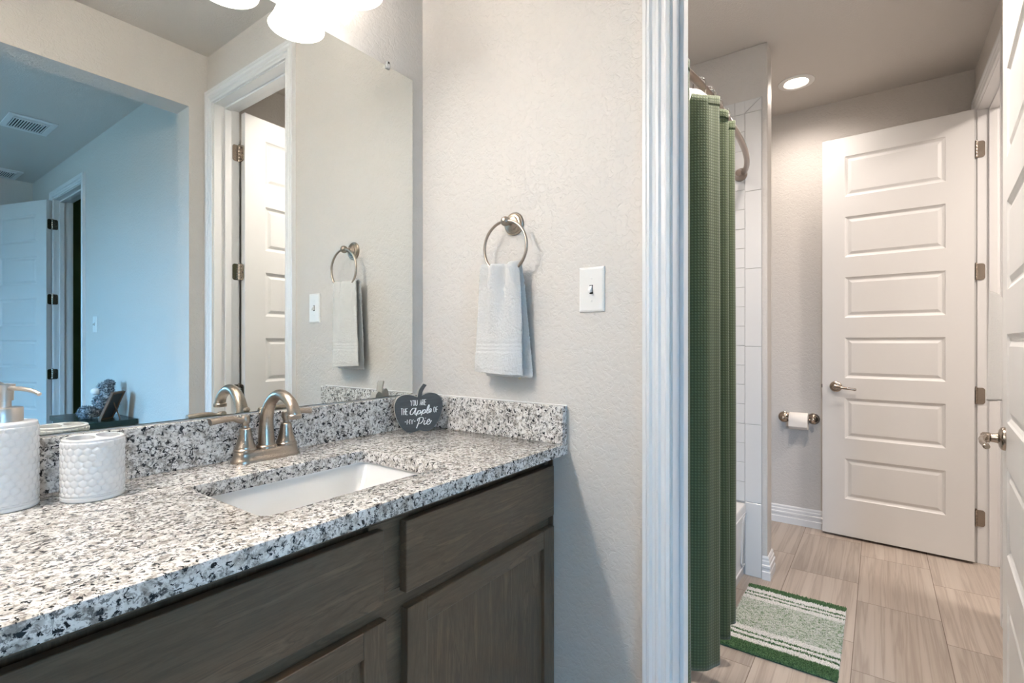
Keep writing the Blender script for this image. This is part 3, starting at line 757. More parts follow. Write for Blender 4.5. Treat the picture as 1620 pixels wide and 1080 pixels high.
# ------------------------------------------------------------------ vanity light bar above the mirror
ZR, YS = 2.134, -.140
def vanity_light(xc, label, lamp):
    t = thing('vanity_light', (xc, -.0, 2.30), label, 'wall light')
    obj('back_plate', MB().box(xc - .13, xc + .13, -.022, -.0005, 2.30, 2.42), 'nickel', t, smooth=0, bevel=.006, seg=3)
    obj('crossbar', MB().tube([(xc - .23, -.055, 2.365), (xc + .23, -.055, 2.365)], .009, 12).tube([(xc, -.02, 2.365), (xc, -.055, 2.365)], .012, 12), 'nickel', t)
    for X in (xc + .2, xc, xc - .2):
        a = MB().tube(catmull([(X, -.055, 2.365), (X, -.09, 2.375), (X, -.125, 2.365), (X, YS, 2.345), (X, YS, 2.325)], 5), .007, 10).lathe([(.018, .0), (.024, -.006), (.024, -.035), (.02, -.040)], (X, YS, 2.330), n=24)
        arm = obj('arm', a, 'nickel', t)
        prof = [(.024, .165), (.034, .158), (.040, .140), (.043, .110), (.047, .080), (.055, .050), (.066, .022), (.075, .006), (.0785, .0)]
        full = prof + [(.0765, -.001), (.0735, .004)] + [(r - .004, z + .001) for r, z in reversed(prof[:-2])]
        obj('lamp_shade', MB().lathe(full, (X, YS, ZR), n=48), 'shade_' + lamp, arm, smooth=60)
        obj('bulb', MB().sphere((X, YS, ZR + .032), .030, 24, 16, (1, 1, 1.08)).lathe([(.024, 0), (.015, .02), (.015, .07)], (X, YS, ZR + .050), n=16), 'bulb_' + lamp, arm)
vanity_light(-.590, 'three-shade vanity light glowing above the mirror, over the sink', 'sink')
vanity_light(-1.40, 'added unseen three-shade light above the end of the counter with the soap dispenser', 'end')  # light bar added out of view to even out the room light

# ------------------------------------------------------------------ towel ring, towel, switches
RY, RZ, RX = -.390, 1.553, -.046
t = thing('towel_ring', (0, RY, RZ), 'brushed nickel towel ring on the wall between mirror and light switch', 'towel ring')
obj('rosette', MB().lathe([(.0345, 0), (.0345, .004), (.032, .0065), (.029, .0065), (.0275, .010), (.024, .012), (.0215, .012), (.020, .0155), (.015, .018), (.011, .019), (.0085, .021), (.0075, .03), (.0085, .036)], (-.0003, RY, RZ), (-1, 0, 0), n=40), 'nickel', t)
obj('post_knob', MB().sphere((RX, RY, RZ), .0145, 24, 16), 'nickel', t)
RR = .0765
ring = [(RX - .002, RY + RR * math.sin(2 * math.pi * k / 64), RZ - RR + RR * math.cos(2 * math.pi * k / 64)) for k in range(64)]
obj('ring', MB().tube(ring, .0043, 12, True), 'nickel', t)

def hand_towel(name, label, X0, yc, top, zbot, wt, wb, fn, wall=0.0, group=None):
    """fn maps (off-wall distance, along, z) to world"""
    NU, NV = 90, 300; vs = MB()
    L = top - zbot; rn = random.Random(3)
    jit = {}
    def f(i, j):
        u = i / (NU - 1) * 2 - 1; s = j / (NV - 1)
        # s 0..0.47 front going up, 0.47..0.53 over the ring, 0.53..1 back going down
        if s < .48: z = zbot + L * (s / .48); side = 1.0
        elif s > .52: z = top - (L + .010) * ((s - .52) / .48); side = -1.0
        else: a = (s - .48) / .04; z = top + .010 * math.sin(a * math.pi); side = math.cos(a * math.pi)
        k = (top - z) / L; k = max(0, min(1, k))
        half = wt + (wb - wt) * (k ** .8)
        sh = (.012 * k if side < 0 else 0)
        gath = .0105 * (1 - k) ** 1.3 * math.sin(u * 7.0 + .5) + .0040 * math.sin(u * 5 + 1.2 + 2 * k) + .0060 * math.cos(u * 2.6 - .3) * (.3 + .7 * k)
        edge = -.015 * max(0, abs(u) - .60) ** 2 / .16
        thick = .0115 + .012 * k if side > 0 else .0105 + .008 * k
        off = X0 + side * thick + (gath + edge) * (1 if side >= 0 else .7) 
        band = side > 0 and zbot + .060 < z < zbot + .094
        off += (.0004 if band else .0026) * (rn.random() - .5)
        if band: off -= .0016 - .0011 * (math.sin((z - zbot) * 560) > .2)
        if z < zbot + .011: off -= .0014 * side
        zt_ = z - (.007 * (1 - u * u) - .002) * (1 - k) ** 2
        zt_ += (u * .004 if k > .95 and side > 0 else 0)
        return fn(off, yc + u * half + (.004 * math.sin(6 * z * 3)) * k * .6, zt_) if side >= 0 else fn(off, yc + u * half * .98 - sh, zt_)
    vs.grid(NU, NV, f)
    t = thing(name, tuple(fn(X0, yc, zbot)), label, 'towel', group)
    o = obj('towel_cloth', vs, 'terry', t, smooth=180)
    so = o.modifiers.new('thick', 'SOLIDIFY'); so.thickness = .0065; so.offset = 0
    
    return t
tw = hand_towel('hand_towel', 'white terry hand towel hanging from the nickel towel ring', .049, -.3715, 1.421, 1.108, .066, .083, lambda o, y, z: Vector((-o, y, z)))
obj('care_tag', MB().prism([(0, 0), (.010, 0), (.009, -.012), (.002, -.012)], lambda u, z: (-.030, -.425 - u, 1.103 + z), lambda u, z: (-.031, -.425 - u, 1.103 + z)), 'tagpaper', tw, smooth=0, label='cream cloth care tag')

def switch(name, label, y0, y1, z0, z1, up=True):
    yc, zc = (y0 + y1) / 2, (z0 + z1) / 2; hw, hh = abs(y1 - y0) / 2, (z1 - z0) / 2
    t = thing(name, (0, yc, zc), label, 'light switch')
    m = MB(); lf = lambda a, b, x: [(x, yc - a, zc - b), (x, yc + a, zc - b), (x, yc + a, zc + b), (x, yc - a, zc + b)]
    loft(m, [lf(hw, hh, -.0003), lf(hw, hh, -.0022), lf(hw - .0018, hh - .0018, -.0048), lf(hw - .006, hh - .006, -.0062)])
    obj('plate', m, 'plastic', t, smooth=0, bevel=.0006)
    obj('slot_shade', MB().box(-.0065, -.0060, yc - .0052, yc + .0052, zc - .0120, zc + .0120), 'dark', t, smooth=0, label='dark patch for the shade in the toggle slot')  # flat dark patch standing in for the shade inside the slot
    tg = MB(); k = -1
    tg.prism([(-.006, .0105), (-.012, .0065), (-.0195, k * .0030), (-.0190, k * .0095), (-.006, -.0075)], lambda x, z: (x, yc - .0040, zc + z), lambda x, z: (x, yc + .0040, zc + z))
    obj('toggle', tg, 'plastic', t, smooth=0, bevel=.001)
    for s in (-1, 1):
        obj('screw', MB().lathe([(.0032, 0), (.0026, .0011), (0, .0013)], (-.0060, yc, zc + s * .0302), (-1, 0, 0), n=12), 'plastic', t)
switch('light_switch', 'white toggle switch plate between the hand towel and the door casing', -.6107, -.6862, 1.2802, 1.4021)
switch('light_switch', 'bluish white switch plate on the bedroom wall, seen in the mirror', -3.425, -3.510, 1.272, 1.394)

# ------------------------------------------------------------------ things on the counter
def hexdome(s, z, p):
    rowh = p * .866; r0 = round(z / rowh); best = 9
    for r in (r0 - 1, r0, r0 + 1):
        o = (p / 2 if r % 2 else 0); cx = round((s - o) / p) * p + o
        best = min(best, math.hypot(s - cx, z - r * rowh))
    d = best / (p * .56)
    return max(0.0, 1 - d ** 3.0) if d < 1 else 0.0
def oval_body(cx, cy, a, b, z0, z1, p, amp, rot=0.0):
    n, k = 300, 120; per = math.pi * (3 * (a + b) - math.sqrt((3 * a + b) * (a + 3 * b))); cells = max(1, round(per / p)); P = per / cells
    arc = [0.0]
    for i in range(n):
        t0, t1 = 2 * math.pi * i / n, 2 * math.pi * (i + 1) / n
        arc.append(arc[-1] + math.hypot(a * (math.cos(t1) - math.cos(t0)), b * (math.sin(t1) - math.sin(t0))))
    sc = per / arc[-1]
    def f(i, j):
        t = 2 * math.pi * i / n; z = z0 + (z1 - z0) * j / (k - 1)
        h = hexdome(arc[i] * sc, z - z0, P)
        foot = .0018 if z < z0 + .0075 else 0
        rim = 1 if z0 + .011 < z < z1 - .004 else 0
        nx, ny = math.cos(t) / a, math.sin(t) / b; q = math.hypot(nx, ny)
        dr = amp * h * rim + foot
        ed = min(z - z0, .0035) if z < z0 + .0035 else min(z1 - z, .002); 
        if z < z0 + .0035: dr -= .0025 * (1 - (z - z0) / .0035) ** 2
        x_, y_ = a * math.cos(t) + nx / q * dr, b * math.sin(t) + ny / q * dr
        return (cx + x_ * math.cos(rot) - y_ * math.sin(rot), cy + x_ * math.sin(rot) + y_ * math.cos(rot), z)
    return MB().grid(n, k, f, True), n, k
def oval(cx, cy, a, b, z, n, rot=0.0):
    return [(cx + a * math.cos(t) * math.cos(rot) - b * math.sin(t) * math.sin(rot), cy + a * math.cos(t) * math.sin(rot) + b * math.sin(t) * math.cos(rot), z) for t in (2 * math.pi * i / n for i in range(n))]

DX, DY, DZ1 = -1.0430, -.0735, 1.0640
t = thing('soap_dispenser', (DX, DY, CT), 'white honeycomb ceramic soap dispenser with steel pump at the left edge', 'soap dispenser')
mb, n, k = oval_body(DX, DY, .0420, .0415, CT, DZ1 - .003, .0128, .0019)
top = len(mb.v); 
for a, b, z in ((.0415, .0410, DZ1 - .001), (.0405, .0400, DZ1), (.018, .018, DZ1 + .0008)): mb.v += oval(DX, DY, a, b, z, n)
for q, base in enumerate((top - n, top, top + n)):
    mb.f += [(base + i, base + (i + 1) % n, base + n + (i + 1) % n, base + n + i) for i in range(n)]
mb.f.append(tuple(top + 2 * n + i for i in range(n))); mb.f.append(tuple(range(n - 1, -1, -1)))
obj('bottle', mb, 'ceramic', t, smooth=50)
obj('collar', MB().lathe([(.0235, 0), (.0235, .0225), (.0225, .024), (.0125, .0245)], (DX, DY, DZ1 + .0008), n=32), 'steel', t)
pm = MB().lathe([(.0085, 0), (.0085, .012), (.0112, .0125), (.0118, .032), (.0135, .0385), (.0135, .040), (.006, .041), (.006, .0395), (0, .0395)], (DX, DY, DZ1 + .024), n=28)
pu = obj('pump', pm, 'steel', t)
zt_ = DZ1 + .024 + .033
pts = [(DX, DY, zt_), (DX + .008, DY - .018, zt_ + .0005), (DX + .018, DY - .040, zt_ - .0005), (DX + .0265, DY - .057, zt_ - .004), (DX + .031, DY - .067, zt_ - .0085)]
obj('nozzle', MB().tube(catmull(pts, 5), [.0042] * 6 + [.0038] * 8 + [.0034] * 7, 12), 'steel', pu)

HX, HY, HZ1 = -.9330, -.1110, 1.0265
t = thing('toothbrush_holder', (HX, HY, CT), 'oval white honeycomb toothbrush holder right of the soap dispenser', 'toothbrush holder')
HA, HB_ = .0450, .0450
mb, n, k = oval_body(HX, HY, HA, HB_, CT, HZ1, .0128, .0019)
mb.f.append(tuple(range(n - 1, -1, -1)))
# rim with two openings: cells left and right of a dividing web
top = (k - 1) * n
o = len(mb.v); mb.v += oval(HX, HY, HA - .0015, HB_ - .0015, HZ1 + .0012, n); mb.f += [(top + i, top + (i + 1) % n, o + (i + 1) % n, o + i) for i in range(n)]
def cell(cx, hx, hy, z, sgn, n=48):
    return [(HX + cx + hx * math.copysign(abs(math.cos(t)) ** .8, math.cos(t)), HY + hy * math.copysign(abs(math.sin(t)) ** .8, math.sin(t)) * (1 - .28 * max(0, sgn * math.cos(t))), z) for t in (2 * math.pi * i / n for i in range(n))]
obj('holder_body', mb, 'ceramic', t, smooth=50, recalc=True)
def rim_plate():
    bm = bmesh.new()
    loops = [[bm.verts.new(p) for p in oval(HX, HY, HA - .0015, HB_ - .0015, HZ1 + .0012, 96)]]
    for cx, hx, sg in ((-.0185, .0195, -1), (.0220, .0160, 1)):
        loops.append([bm.verts.new(p) for p in cell(cx, hx, .0300, HZ1 + .0012, sg)])
    edges = []
    for l in loops: edges += [bm.edges.new((l[i], l[(i + 1) % len(l)])) for i in range(len(l))]
    bmesh.ops.triangle_fill(bm, use_beauty=True, use_dissolve=False, edges=edges)
    # wells
    for l in loops[1:]:
        low = [bm.verts.new((v.co.x * .94 + (sum(q.co.x for q in l) / len(l)) * .06, v.co.y * .94 + HY * .06, HZ1 - .085)) for v in l]
        for i in range(len(l)): bm.faces.new((l[i], l[(i + 1) % len(l)], low[(i + 1) % len(l)], low[i]))
        bm.faces.new(low)
    mb = MB(); bm.verts.index_update(); mb.v = [tuple(v.co) for v in bm.verts]; mb.f = [tuple(v.index for v in f.verts) for f in bm.faces]; bm.free(); return mb
rp = rim_plate()
obj('divided_rim', rp, 'ceramic', t, smooth=40, recalc=False)

# apple sign
AX, AY = -.1190, -.1070
ad = Vector((.84, -.54, 0)).normalized(); an = Vector((ad.y, -ad.x, 0)).normalized()      # ad: to the viewer's right, an: towards the viewer
if an.x > 0: an = -an
t = thing('apple_sign', (AX, AY, CT), 'charcoal apple-shaped sign with white lettering in the counter corner', 'sign')
U = .0002035
def ap3(x, y, d): return Vector((AX, AY, CT)) + ad * ((x - 535) * U) + Vector((0, 0, (912 - y) * U)) + an * d
L_ = [(545, 880), (480, 905), (400, 912), (330, 895), (265, 830), (215, 740), (175, 630), (160, 520), (175, 440), (215, 375), (280, 340), (360, 330), (440, 348), (512, 376)]
S_ = [(522, 310), (545, 245), (602, 168), (654, 190), (612, 250), (588, 300), (580, 354)]
R_ = [(580, 354), (640, 325), (720, 312), (800, 330), (865, 375), (900, 440), (905, 520), (890, 620), (850, 720), (790, 820), (730, 880), (670, 908), (600, 900), (545, 880)]
pl = [(p.x, p.y) for p in catmull([(a, b, 0) for a, b in L_], 5)] + [(p.x, p.y) for p in catmull([(a, b, 0) for a, b in [L_[-1]] + S_[:3]], 4)][1:] + [(p.x, p.y) for p in catmull([(a, b, 0) for a, b in S_[3:]], 4)][:-1] + [(p.x, p.y) for p in catmull([(a, b, 0) for a, b in R_], 5)][:-1]
obj('board', MB().prism(pl, lambda x, y: ap3(x, y, -.018), lambda x, y: ap3(x, y, 0)), 'signedge', t, smooth=0)
inn = [(535 + (x - 535) * .993, 640 + (y - 640) * .993) for x, y in pl]
obj('face', MB().prism(inn, lambda x, y: ap3(x, y, 0), lambda x, y: ap3(x, y, .0008)), 'slate', t, smooth=0)
GL = {'Y': [[(0, 0), (.5, .5), (1, 0)], [(.5, .5), (.5, 1)]], 'O': [[(.5, 0), (.1, .15), (0, .5), (.1, .85), (.5, 1), (.9, .85), (1, .5), (.9, .15), (.5, 0)]],
      'U': [[(0, 0), (0, .75), (.2, .97), (.5, 1), (.8, .97), (1, .75), (1, 0)]], 'A': [[(0, 1), (.5, 0), (1, 1)], [(.2, .65), (.8, .65)]],
      'R': [[(0, 1), (0, 0), (.7, .03), (1, .25), (.7, .5), (0, .52)], [(.45, .52), (1, 1)]], 'E': [[(1, 0), (0, 0), (0, 1), (1, 1)], [(0, .48), (.8, .48)]],
      'T': [[(0, 0), (1, 0)], [(.5, 0), (.5, 1)]], 'H': [[(0, 0), (0, 1)], [(1, 0), (1, 1)], [(0, .5), (1, .5)]], 'F': [[(1, 0), (0, 0), (0, 1)], [(0, .48), (.8, .48)]],
      'M': [[(0, 1), (.08, 0), (.5, .65), (.92, 0), (1, 1)]], '-': [[(0, .5), (1, .5)]]}
lt = MB()
def stroke(pts, r): lt.tube([ap3(x, y, .0009) for x, y in pts], r * U, 8, False, tuple(an))
def caps(word, x0, x1, y0, y1, wd, r=4.6):
    nl = len(word); cw = (x1 - x0) / nl
    for i, ch in enumerate(word):
        if ch == ' ': continue
        for st in GL[ch]: stroke([(x0 + cw * (i + .5) + (u - .5) * wd, y0 + v * (y1 - y0)) for u, v in st], r)
caps('YOU', 396, 514, 420, 503, 27); caps('ARE', 544, 648, 415, 500, 25)
caps('THE', 252, 366, 542, 638, 25); caps('OF', 752, 836, 537, 620, 27)
caps('MY', 344, 454, 712, 786, 42); stroke([(316, 745), (338, 745)], 4.6); stroke([(456, 742), (480, 742)], 4.6)
def script(pts, r=6.8):
    c = catmull([(a, b, 0) for a, b in pts], 5); lt.tube([ap3(p.x, p.y, .0009) for p in c], [r * U * (.62 + .5 * abs(math.sin(math.atan2(c[min(i + 1, len(c) - 1)].y - c[max(i - 1, 0)].y, c[min(i + 1, len(c) - 1)].x - c[max(i - 1, 0)].x)))) for i in range(len(c))], 8, False, tuple(an))
script([(478, 545), (440, 545), (405, 585), (400, 628), (425, 638), (460, 600), (487, 540), (478, 590), (470, 628), (482, 640), (505, 610), (522, 582)])
script([(524, 580), (508, 625), (488, 662)]); script([(512, 610), (535, 582), (556, 585), (552, 615), (530, 636), (516, 630)])
script([(548, 628), (572, 612), (598, 572)]); script([(600, 572), (584, 618), (566, 658)]); script([(588, 604), (612, 574), (633, 578), (628, 608), (606, 630), (592, 624)])
script([(624, 622), (655, 600), (688, 540), (690, 500), (672, 528), (655, 590), (662, 628), (684, 618), (722, 582), (716, 560), (696, 572), (688, 602), (702, 622), (730, 594)])
script([(548, 692), (530, 760), (510, 810), (494, 852)]); script([(508, 742), (520, 708), (560, 688), (598, 700), (594, 742), (560, 778), (536, 780)])
script([(626, 735), (610, 780), (620, 802), (652, 778), (696, 750), (692, 722), (668, 738), (654, 778), (672, 804), (704, 785), (726, 742)]); script([(634, 700), (638, 708)], 8)
obj('lettering', lt, 'lettering', t, smooth=0)

# ------------------------------------------------------------------ toilet room: paper holder and roll
t = thing('paper_holder', (XB, -.850, .703), 'dark nickel toilet paper holder on the end wall', 'paper holder')
TX = XB - .066
for y in (-.7668, -.934):
    b = obj('post', MB().lathe([(.036, 0), (.036, .005), (.033, .008), (.030, .008), (.028, .012), (.023, .014), (.020, .018), (.013, .021), (.0095, .024), (.0085, .055), (.0115, .058), (.0125, .066), (.0115, .074), (.007, .078), (0, .079)], (XB - .0003, y, .703), (-1, 0, 0), n=36), 'satin', t)
obj('roller', MB().tube([(TX, -.768, .703), (TX, -.933, .703)], .0065, 14), 'satin', t)
t = thing('toilet_paper_roll', (TX, -.8575, .690), 'white roll of toilet paper on the nickel holder', 'toilet paper')
c = (TX, -.8050, .6905); prof = [(.0525, 0), (.054, .002), (.054, .103), (.0525, .105), (.020, .105), (.020, 0), (.0525, 0)]
obj('paper', MB().lathe(prof, c, (0, -1, 0), n=40).box(TX - .0545, TX - .0535, -.9095, -.8055, .6600, .6905), 'paper', t, smooth=40)
obj('core', MB().lathe([(.0202, .001), (.0202, .104), (.0190, .104), (.0190, .001)], c, (0, -1, 0), n=24), 'cork', t)

# recessed can lights
def can(LX, LY, label, power, spread=150):
    t = thing('recessed_light', (LX, LY, H - .004), label, 'ceiling light')
    obj('trim_ring', MB().lathe([(.094, 0), (.093, -.004), (.085, -.007), (.066, -.006), (.058, .001), (.058, .004)], (LX, LY, H - .0002), n=48), 'plastic', t)
    obj('lens', MB().lathe([(.0585, -.0008), (.0, -.0012)], (LX, LY, H - .0005), n=40), 'canlens', t, smooth=0)
    ld = bpy.data.lights.new('downlight', 'SPOT'); ld.spot_size = R(spread); ld.spot_blend = 1.0; ld.shadow_soft_size = .05; ld.energy = power; ld.color = CAN_COLOR
    link(bpy.data.objects.new('downlight', ld), t, (0, 0, -.008))
can(2.143, -.884, 'round recessed ceiling light in front of the six-panel door', CAN_POWER, 165)
can(.86, -.37, 'round recessed ceiling light over the bathtub', TUB_POWER)
can(.62, -1.14, 'added unseen recessed light just inside the toilet room doorway', DOOR_FILL_POWER)  # added out of view to light the end wall and door evenly
hd = bpy.data.lights.new('hall_lamp', 'AREA'); hd.shape = 'DISK'; hd.size = .3; hd.energy = HALL_POWER; hd.color = CAN_COLOR
link(bpy.data.objects.new('hall_lamp', hd), None, (1.6, -2.45, H - .02))

# ------------------------------------------------------------------ shower rod, hooks, curtain
def rod_y(x):
    k = (x - .858) / .738; return -.6945 - .105 * max(0, 1 - abs(k) ** 2.6) ** .75
RZ_ = 2.066
t = thing('shower_rod', (.858, -.70, RZ_), 'curved nickel shower rod above the green curtain', 'curtain rod')
pts = [(x, rod_y(x), RZ_) for x in [.131 + (1.585 - .131) * (0.5 - 0.5 * math.cos(math.pi * i / 60)) for i in range(61)]]
obj('rod', MB().tube(pts, .0127, 16), 'rodmetal', t)
for x, s in ((XT - .0095, -1), (.1295, 1)):
    obj('flange', MB().lathe([(.034, 0), (.034, .004), (.030, .012), (.021, .024), (.0165, .034), (.0160, .040)], (x, -.6945, RZ_), (s, 0, 0), n=32), 'rodmetal', t)
def hook(x, label):
    y = rod_y(x)
    t = thing('curtain_hook', (x, y, RZ_), label, 'curtain hook', 'roller hooks on the shower rod')
    P = [(x, y - .004, RZ_ - .058), (x, y - .019, RZ_ - .040), (x, y - .021, RZ_ - .014), (x, y - .0175, RZ_ + .006), (x, y, RZ_ + .0185), (x, y + .0175, RZ_ + .006), (x, y + .020, RZ_ - .014), (x, y + .012, RZ_ - .035), (x, y + .004, RZ_ - .050)]
    obj('wire', MB().tube(catmull(P, 4), .0013, 8), 'chrome', t)
    b = MB()
    for q in range(-2, 3): b.sphere((x, y + q * .0065, RZ_ + .0185 - abs(q) * .0032), .0036, 10, 8)
    obj('roller_balls', b, 'chrome', t)
    obj('end_ball', MB().sphere((x, y - .004, RZ_ - .060), .0052, 12, 8), 'chrome', t)
    return t
for x, l in ((.508, 'chrome roller hook beside the door casing, foremost on the shower rod'), (.585, 'chrome roller hook over the first curtain fold, second from the casing'), (.615, 'chrome roller hook close behind the second one on the rod'),
             (.700, 'chrome roller hook hidden behind the second curtain fold'), (.800, 'chrome roller hook at the free end of the green curtain')):
    hook(x, l)
cp = [(.150, -.720), (.185, -.800), (.240, -.835), (.275, -.770), (.320, -.755), (.350, -.772), (.390, -.786), (.415, -.775), (.440, -.762), (.462, -.800), (.480, -.822), (.508, -.834), (.534, -.845), (.541, -.840), (.539, -.810), (.552, -.760), (.576, -.748), (.598, -.775),
      (.622, -.832), (.638, -.848), (.646, -.842), (.645, -.805), (.664, -.765), (.695, -.778), (.732, -.832), (.755, -.846), (.766, -.838), (.776, -.805)]
path = catmull([(a, b, 0) for a, b in cp], 8)
arc = [0.0]
for a, b in zip(path, path[1:]): arc.append(arc[-1] + (b - a).length)
ZT, ZB, NVc = 2.018, .125, 90
def curt(i, j):
    p = path[i]; k = j / (NVc - 1); x = p.x; rx = min(max(x, .2), 1.3); mid = -.798
    amp = 1.0 + .10 * k
    sway = .004 * math.sin(3 * k + i * .05)
    zb_ = ZB + max(0, min(.042, (x - .545) * 1.1)); top_dip = -.012 * max(0, 1 - k * 14) * (.5 + .5 * math.cos(2 * math.pi * arc[i] / .16))
    return (x + sway * .8, mid + (p.y - mid) * amp + sway * k, ZT + (zb_ - ZT) * k + top_dip)
cm = MB().grid(len(path), NVc, curt)
uvs = [(arc[i], (1 - j / (NVc - 1)) * (ZT - ZB)) for j in range(NVc) for i in range(len(path))]
t = thing('shower_curtain', (.47, -.80, ZB), 'dark green waffle-weave shower curtain drawn back behind the door casing', 'shower curtain')
o = obj('curtain_cloth', cm, 'curtain', t, smooth=180, uv=uvs)
o.modifiers.new('thick', 'SOLIDIFY').thickness = .0025
hm = MB().grid(len(path), 4, lambda i, j: (path[i].x, -.798 + (path[i].y + .798) * 1.0 - .0018, ZT - .034 * j / 3 - .012 * max(0, 1 - j * .1) * (.5 + .5 * math.cos(2 * math.pi * arc[i] / .16))))
o = obj('top_hem', hm, 'curtain', t, smooth=180, uv=[(arc[i], j * .012) for j in range(4) for i in range(len(path))]); o.modifiers.new('thick', 'SOLIDIFY').thickness = .003
t = thing('shower_liner', (.45, -.76, .40), 'thin white liner hanging inside the green curtain', 'shower liner')
lp = catmull([(a, -.745 + (b + .798) * .45, 0) for a, b in cp[:-3]], 6)
o = obj('liner_sheet', MB().grid(len(lp), 30, lambda i, j: (lp[i].x, lp[i].y + .075 * (j / 29) ** .8 + (-.045 if j == 0 else -.045 * (1 - j / 29)), 2.028 - 1.60 * j / 29)), 'liner', t, smooth=180)
o.modifiers.new('thick', 'SOLIDIFY').thickness = .0008

# ------------------------------------------------------------------ bath mat
BX0, BX1, BYa, BYb = .876, 1.475, -.762, -1.157
t = thing('bath_mat', ((BX0 + BX1) / 2, (BYa + BYb) / 2, 0), 'green and white striped shag bath mat beside the tub', 'bath mat')
obj('backing', MB().box(BX0, BX1, BYb, BYa, .0006, .006), 'matback', t, smooth=0, bevel=.002)
pm = MB(); uvs = []; rn = random.Random(5)
NX, NY = 170, 112
for i in range(NX):
    for j in range(NY):
        x = BX0 + (i + .5 + rn.uniform(-.45, .45)) / NX * (BX1 - BX0); y = BYb + (j + .5 + rn.uniform(-.45, .45)) / NY * (BYa - BYb)
        h = rn.uniform(.0105, .0140) * (1.0 if .1 < i / NX < .93 else 1.2); a = rn.uniform(0, 6.28); lx, ly = rn.gauss(0, .0022), rn.gauss(0, .0022); r = .0031
        q = len(pm.v)
        pm.v += [(x + r * math.cos(a), y + r * math.sin(a), .005), (x + r * math.cos(a + 2.1), y + r * math.sin(a + 2.1), .005), (x + r * math.cos(a + 4.2), y + r * math.sin(a + 4.2), .005),
                 (x + lx + r * .55 * math.cos(a), y + ly + r * .55 * math.sin(a), h), (x + lx + r * .55 * math.cos(a + 2.1), y + ly + r * .55 * math.sin(a + 2.1), h * .95), (x + lx + r * .55 * math.cos(a + 4.2), y + ly + r * .55 * math.sin(a + 4.2), h)]
        pm.f += [(q, q + 1, q + 4, q + 3), (q + 1, q + 2, q + 5, q + 4), (q + 2, q, q + 3, q + 5), (q + 3, q + 4, q + 5)]
        u = (x - BX0) / (BX1 - BX0); uvs += [(u, (y - BYb) / .4)] * 6
o = obj('pile', pm, 'matpile', t, smooth=0, uv=uvs, recalc=False); o['kind'] = 'stuff'

# ------------------------------------------------------------------ second towel on a peg behind the near door
t = thing('towel_peg', (1.455, -1.711, 1.385), 'nickel towel peg on the wall behind the open near door', 'towel peg')
obj('peg', MB().lathe([(.028, 0), (.028, .005), (.02, .01), (.009, .014), (.009, .052), (.012, .055), (.012, .064), (0, .068)], (1.455, -1.7108, 1.355), (0, 1, 0), n=24), 'satin', t)
pk = thing('bath_towel', (1.455, -1.66, .98), 'white towel hanging beside the far doorway, half hidden by the near door', 'towel')
def bt(i, j):
    u = i / 27 * 2 - 1; k = j / 59; z = 1.398 + (.972 - 1.398) * k
    half = .028 + .085 * min(1, k * 1.3) ** .75; off = .082 + .014 * math.cos(u * 6 + .5) * (.4 + .6 * k) - .034 * u * u * (1 - .35 * k)
    return (1.455 + u * half, -1.711 + max(.010, off), z - .012 * u * k - .03 * u * u * (1 - k))
o = obj('towel_cloth', MB().grid(28, 60, bt), 'terry', pk, smooth=180); o.modifiers.new('thick', 'SOLIDIFY').thickness = .008

# ------------------------------------------------------------------ bedroom things (seen in the mirror)
TZ = .706
t = thing('side_table', (-.155, -2.93, 0), 'dark green-black side table against the bedroom wall, seen in the mirror', 'table')
obj('table_top', MB().box(-.305, -.004, -3.245, -2.608, TZ - .032, TZ), 'table', t, smooth=0, bevel=.003)
obj('apron', MB().box(-.29, -.015, -3.23, -2.625, TZ - .16, TZ - .032), 'table', t, smooth=0)
for x in (-.285, -.045):
    for y in (-3.225, -2.66): obj('leg', MB().box(x, x + .035, y, y + .035, .012, TZ - .16), 'table', t, smooth=0)
# furry toy
PX, PY = -.092, -2.870
t = thing('plush_toy', (PX, PY, TZ), 'grey furry plush toy with white muzzle sitting on the dark table', 'plush toy')
rn = random.Random(11)
blobs = [((PX, PY, TZ + .079), (.062, .060, .078)), ((PX - .012, PY + .004, TZ + .180), (.047, .048, .052)), ((PX - .010, PY + .02, TZ + .125), (.045, .045, .05)),
         ((PX - .105, PY + .035, TZ + .041), (.042, .032, .040)), ((PX - .105, PY - .045, TZ + .039), (.042, .032, .038)), ((PX - .060, PY + .030, TZ + .038), (.04, .028, .030)), ((PX - .060, PY - .040, TZ + .038), (.04, .028, .030)),
         ((PX - .040, PY + .058, TZ + .095), (.026, .022, .04)), ((PX - .04, PY - .05, TZ + .095), (.026, .022, .04)), ((PX + .01, PY + .036, TZ + .222), (.016, .012, .018)), ((PX + .01, PY - .036, TZ + .222), (.016, .012, .018))]
bd = MB()
for c, r in blobs: bd.sphere(c, 1.0, 18, 12, r)
body = obj('body', bd, 'fur', t, smooth=180)
fu = MB()
for c, r in blobs:
    for q in range(260):
        z = rn.uniform(-1, 1); a = rn.uniform(0, 6.283); s_ = math.sqrt(1 - z * z); d = Vector((s_ * math.cos(a), s_ * math.sin(a), z))
        p = Vector(c) + Vector((d.x * r[0], d.y * r[1], d.z * r[2])) * .97
        e = p + (d + Vector((rn.gauss(0, .35), rn.gauss(0, .35), rn.gauss(-.25, .35)))).normalized() * rn.uniform(.008, .015)
        if e.z < TZ + .002: continue
        sd = d.orthogonal().normalized() * .0022; s2 = d.cross(sd)
        fu.add([p + sd, p - sd * .5 + s2 * .9, p - sd * .5 - s2 * .9, e], [(0, 1, 3), (1, 2, 3), (2, 0, 3)])
obj('fur_tufts', fu, 'fur', t, smooth=0)['kind'] = 'stuff'
obj('muzzle', MB().sphere((PX - .062, PY + .006, TZ + .172), 1, 18, 12, (.030, .030, .024)), 'muzzle', t, label='white muzzle')
